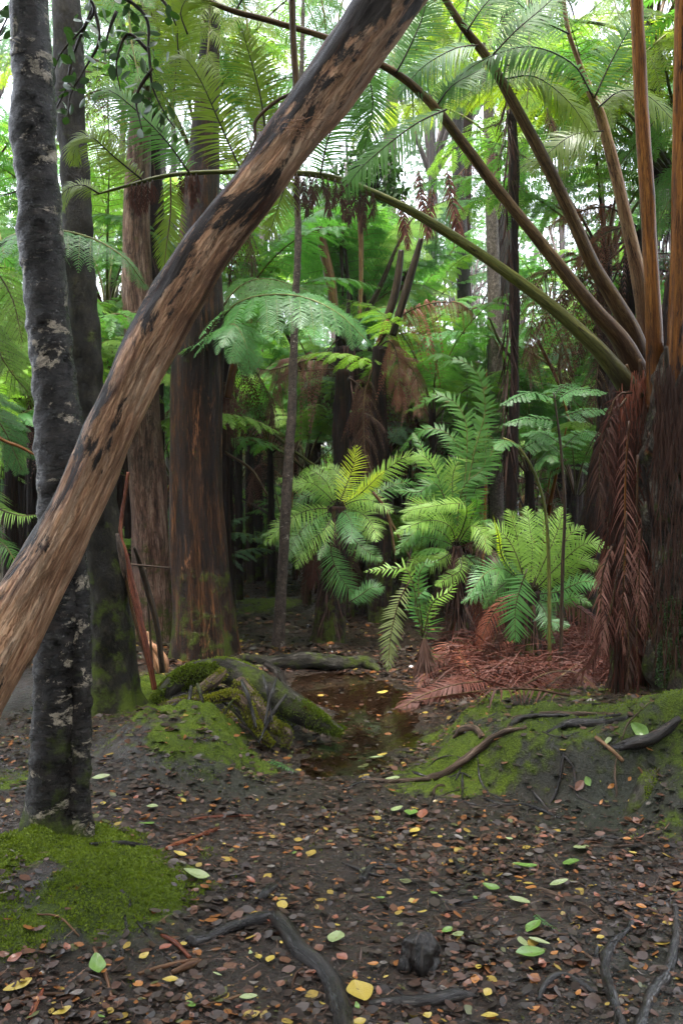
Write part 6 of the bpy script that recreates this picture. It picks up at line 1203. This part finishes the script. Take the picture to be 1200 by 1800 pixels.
while nl < 225:
    Y = 2.7 + 2.2 * rg.random() ** 1.4; X = rg.uniform(-.36, .36) * Y
    if moss_amt(X, Y) > .5 or pond_f(np.array(X), np.array(Y)) < .05: continue
    cn = ['brown', 'reddish brown', 'grey', 'orange', 'yellow', 'pale green', 'green'][int(rg.choice(7, p=[.30, .27, .13, .14, .09, .04, .03]))]
    px, py = to_px((X, Y, hz(X, Y)))
    if not (0 < px < 1200 and py < 1800): continue
    zn = min(ZN, key=lambda z: math.hypot(z[0][0] - px, (z[0][1] - py) * 1.5))[1]
    L = rg.uniform(.026, .05) * (1 if cn in ('brown', 'reddish brown', 'grey') else .8)
    o = rest('fallen_leaf', LV[cn, int(rg.integers(0, 5))], X, Y, L, rg.uniform(0, 6.28), rg, .003); nl += 1
    tag(o, f'small {cn} fallen leaf {zn}', 'leaf', f'small {cn} leaves {zn}')
# individual sticks on the path
for q, (lb, pts, mt) in enumerate([('reddish stick lying on the path right of the near trunk', [(292, 1494, 8), (330, 1480, 9), (385, 1458, 6)], 'stick_red'), ('thin dark stick above the reddish one', [(332, 1443, 4), (390, 1438, 6), (444, 1436, 4)], 'stick_red'),
    ('brown stick tilted out of the moss at the lower left', [(166, 1670, 6), (185, 1710, 8), (198, 1760, 6)], 'stipe_tan'), ('thin curved straw on the front of the mossy mound', [(66, 1610, 3), (105, 1618, 4), (140, 1648, 3)], 'stipe_tan'), ('orange brown stick right of the mossy mound', [(284, 1646, 6), (310, 1662, 9), (334, 1686, 6)], 'stick_red'),
    ('pale stick pair end beside the thick root start', [(244, 1716, 6), (290, 1704, 9), (352, 1688, 5)], 'stipe_tan'), ('broad pale bark strip near the thick root start', [(302, 1714, 8), (330, 1702, 14), (356, 1690, 6)], 'stipe_tan'), ('long pale twig at the bottom left', [(330, 1768, 4), (380, 1766, 6), (424, 1752, 5)], 'stipe_tan'),
    ('brown twig leaning against the thick root', [(510, 1748, 4), (522, 1712, 5), (548, 1698, 4)], 'stipe_brown'), ('brown bark stick lying on the mossy bank', [(1046, 1300, 5), (1068, 1322, 9), (1094, 1346, 6)], 'stipe_tan'), ('short stick between pool and black stump', [(550, 1484, 4), (572, 1492, 8), (590, 1484, 5)], 'root_dry'),
    ('dark stick near the lower side of the stump', [(640, 1728, 3), (690, 1740, 5), (735, 1770, 4)], 'root'), ('brown stick at the far left corner', [(52, 1796, 8), (66, 1760, 10), (76, 1740, 6)], 'stick_red'), ('grey stick across the left corner leaves', [(0, 1768, 5), (60, 1752, 6), (130, 1748, 4)], 'stipe_brown'),
    ('thin stick lying on the soil left of the curved black root', [(600, 1518, 3), (660, 1540, 5), (720, 1548, 3)], 'root'), ('small orange twig end at the right bank foot', [(1098, 1440, 5), (1120, 1446, 8), (1130, 1440, 5)], 'stipe_orange'), ('thin orange twig on the right moss', [(1120, 1356, 3), (1128, 1366, 4), (1140, 1384, 3)], 'stipe_orange'),
    ('straight dark stick right of the pale green leaves', [(1040, 1520, 3), (1075, 1524, 5), (1105, 1527, 3)], 'root')]):
    root('stick', lb, pts, mt, .5, cat='stick', seed=70 + q, group='sticks lying on the path', ns=10)
for lb, pts, half in (('small green fern tip lying at the near left shore of the pool', [(470, 1338), (495, 1350), (522, 1362)], 12), ('green fern tip lying in the right foreground', [(938, 1612), (955, 1628), (985, 1644)], 10)):
    P = np.array([gp(*p) + (0, 0, .012) for p in pts]); sg, bg_ = frond(P, r0=.002, r1=.001, t0=.1, npin=14, lp=half * P[0][1] / F, kind='sword', n=(0, -.2, 1), droop=.1, prof='tri', seed=3); s_ = sg.build('fern_sprig', M['stipe_green'], None, origin=P[0]); bg_.build('leaf_blade', M['fern_cool'], s_); tag(s_, lb, 'fern tip')
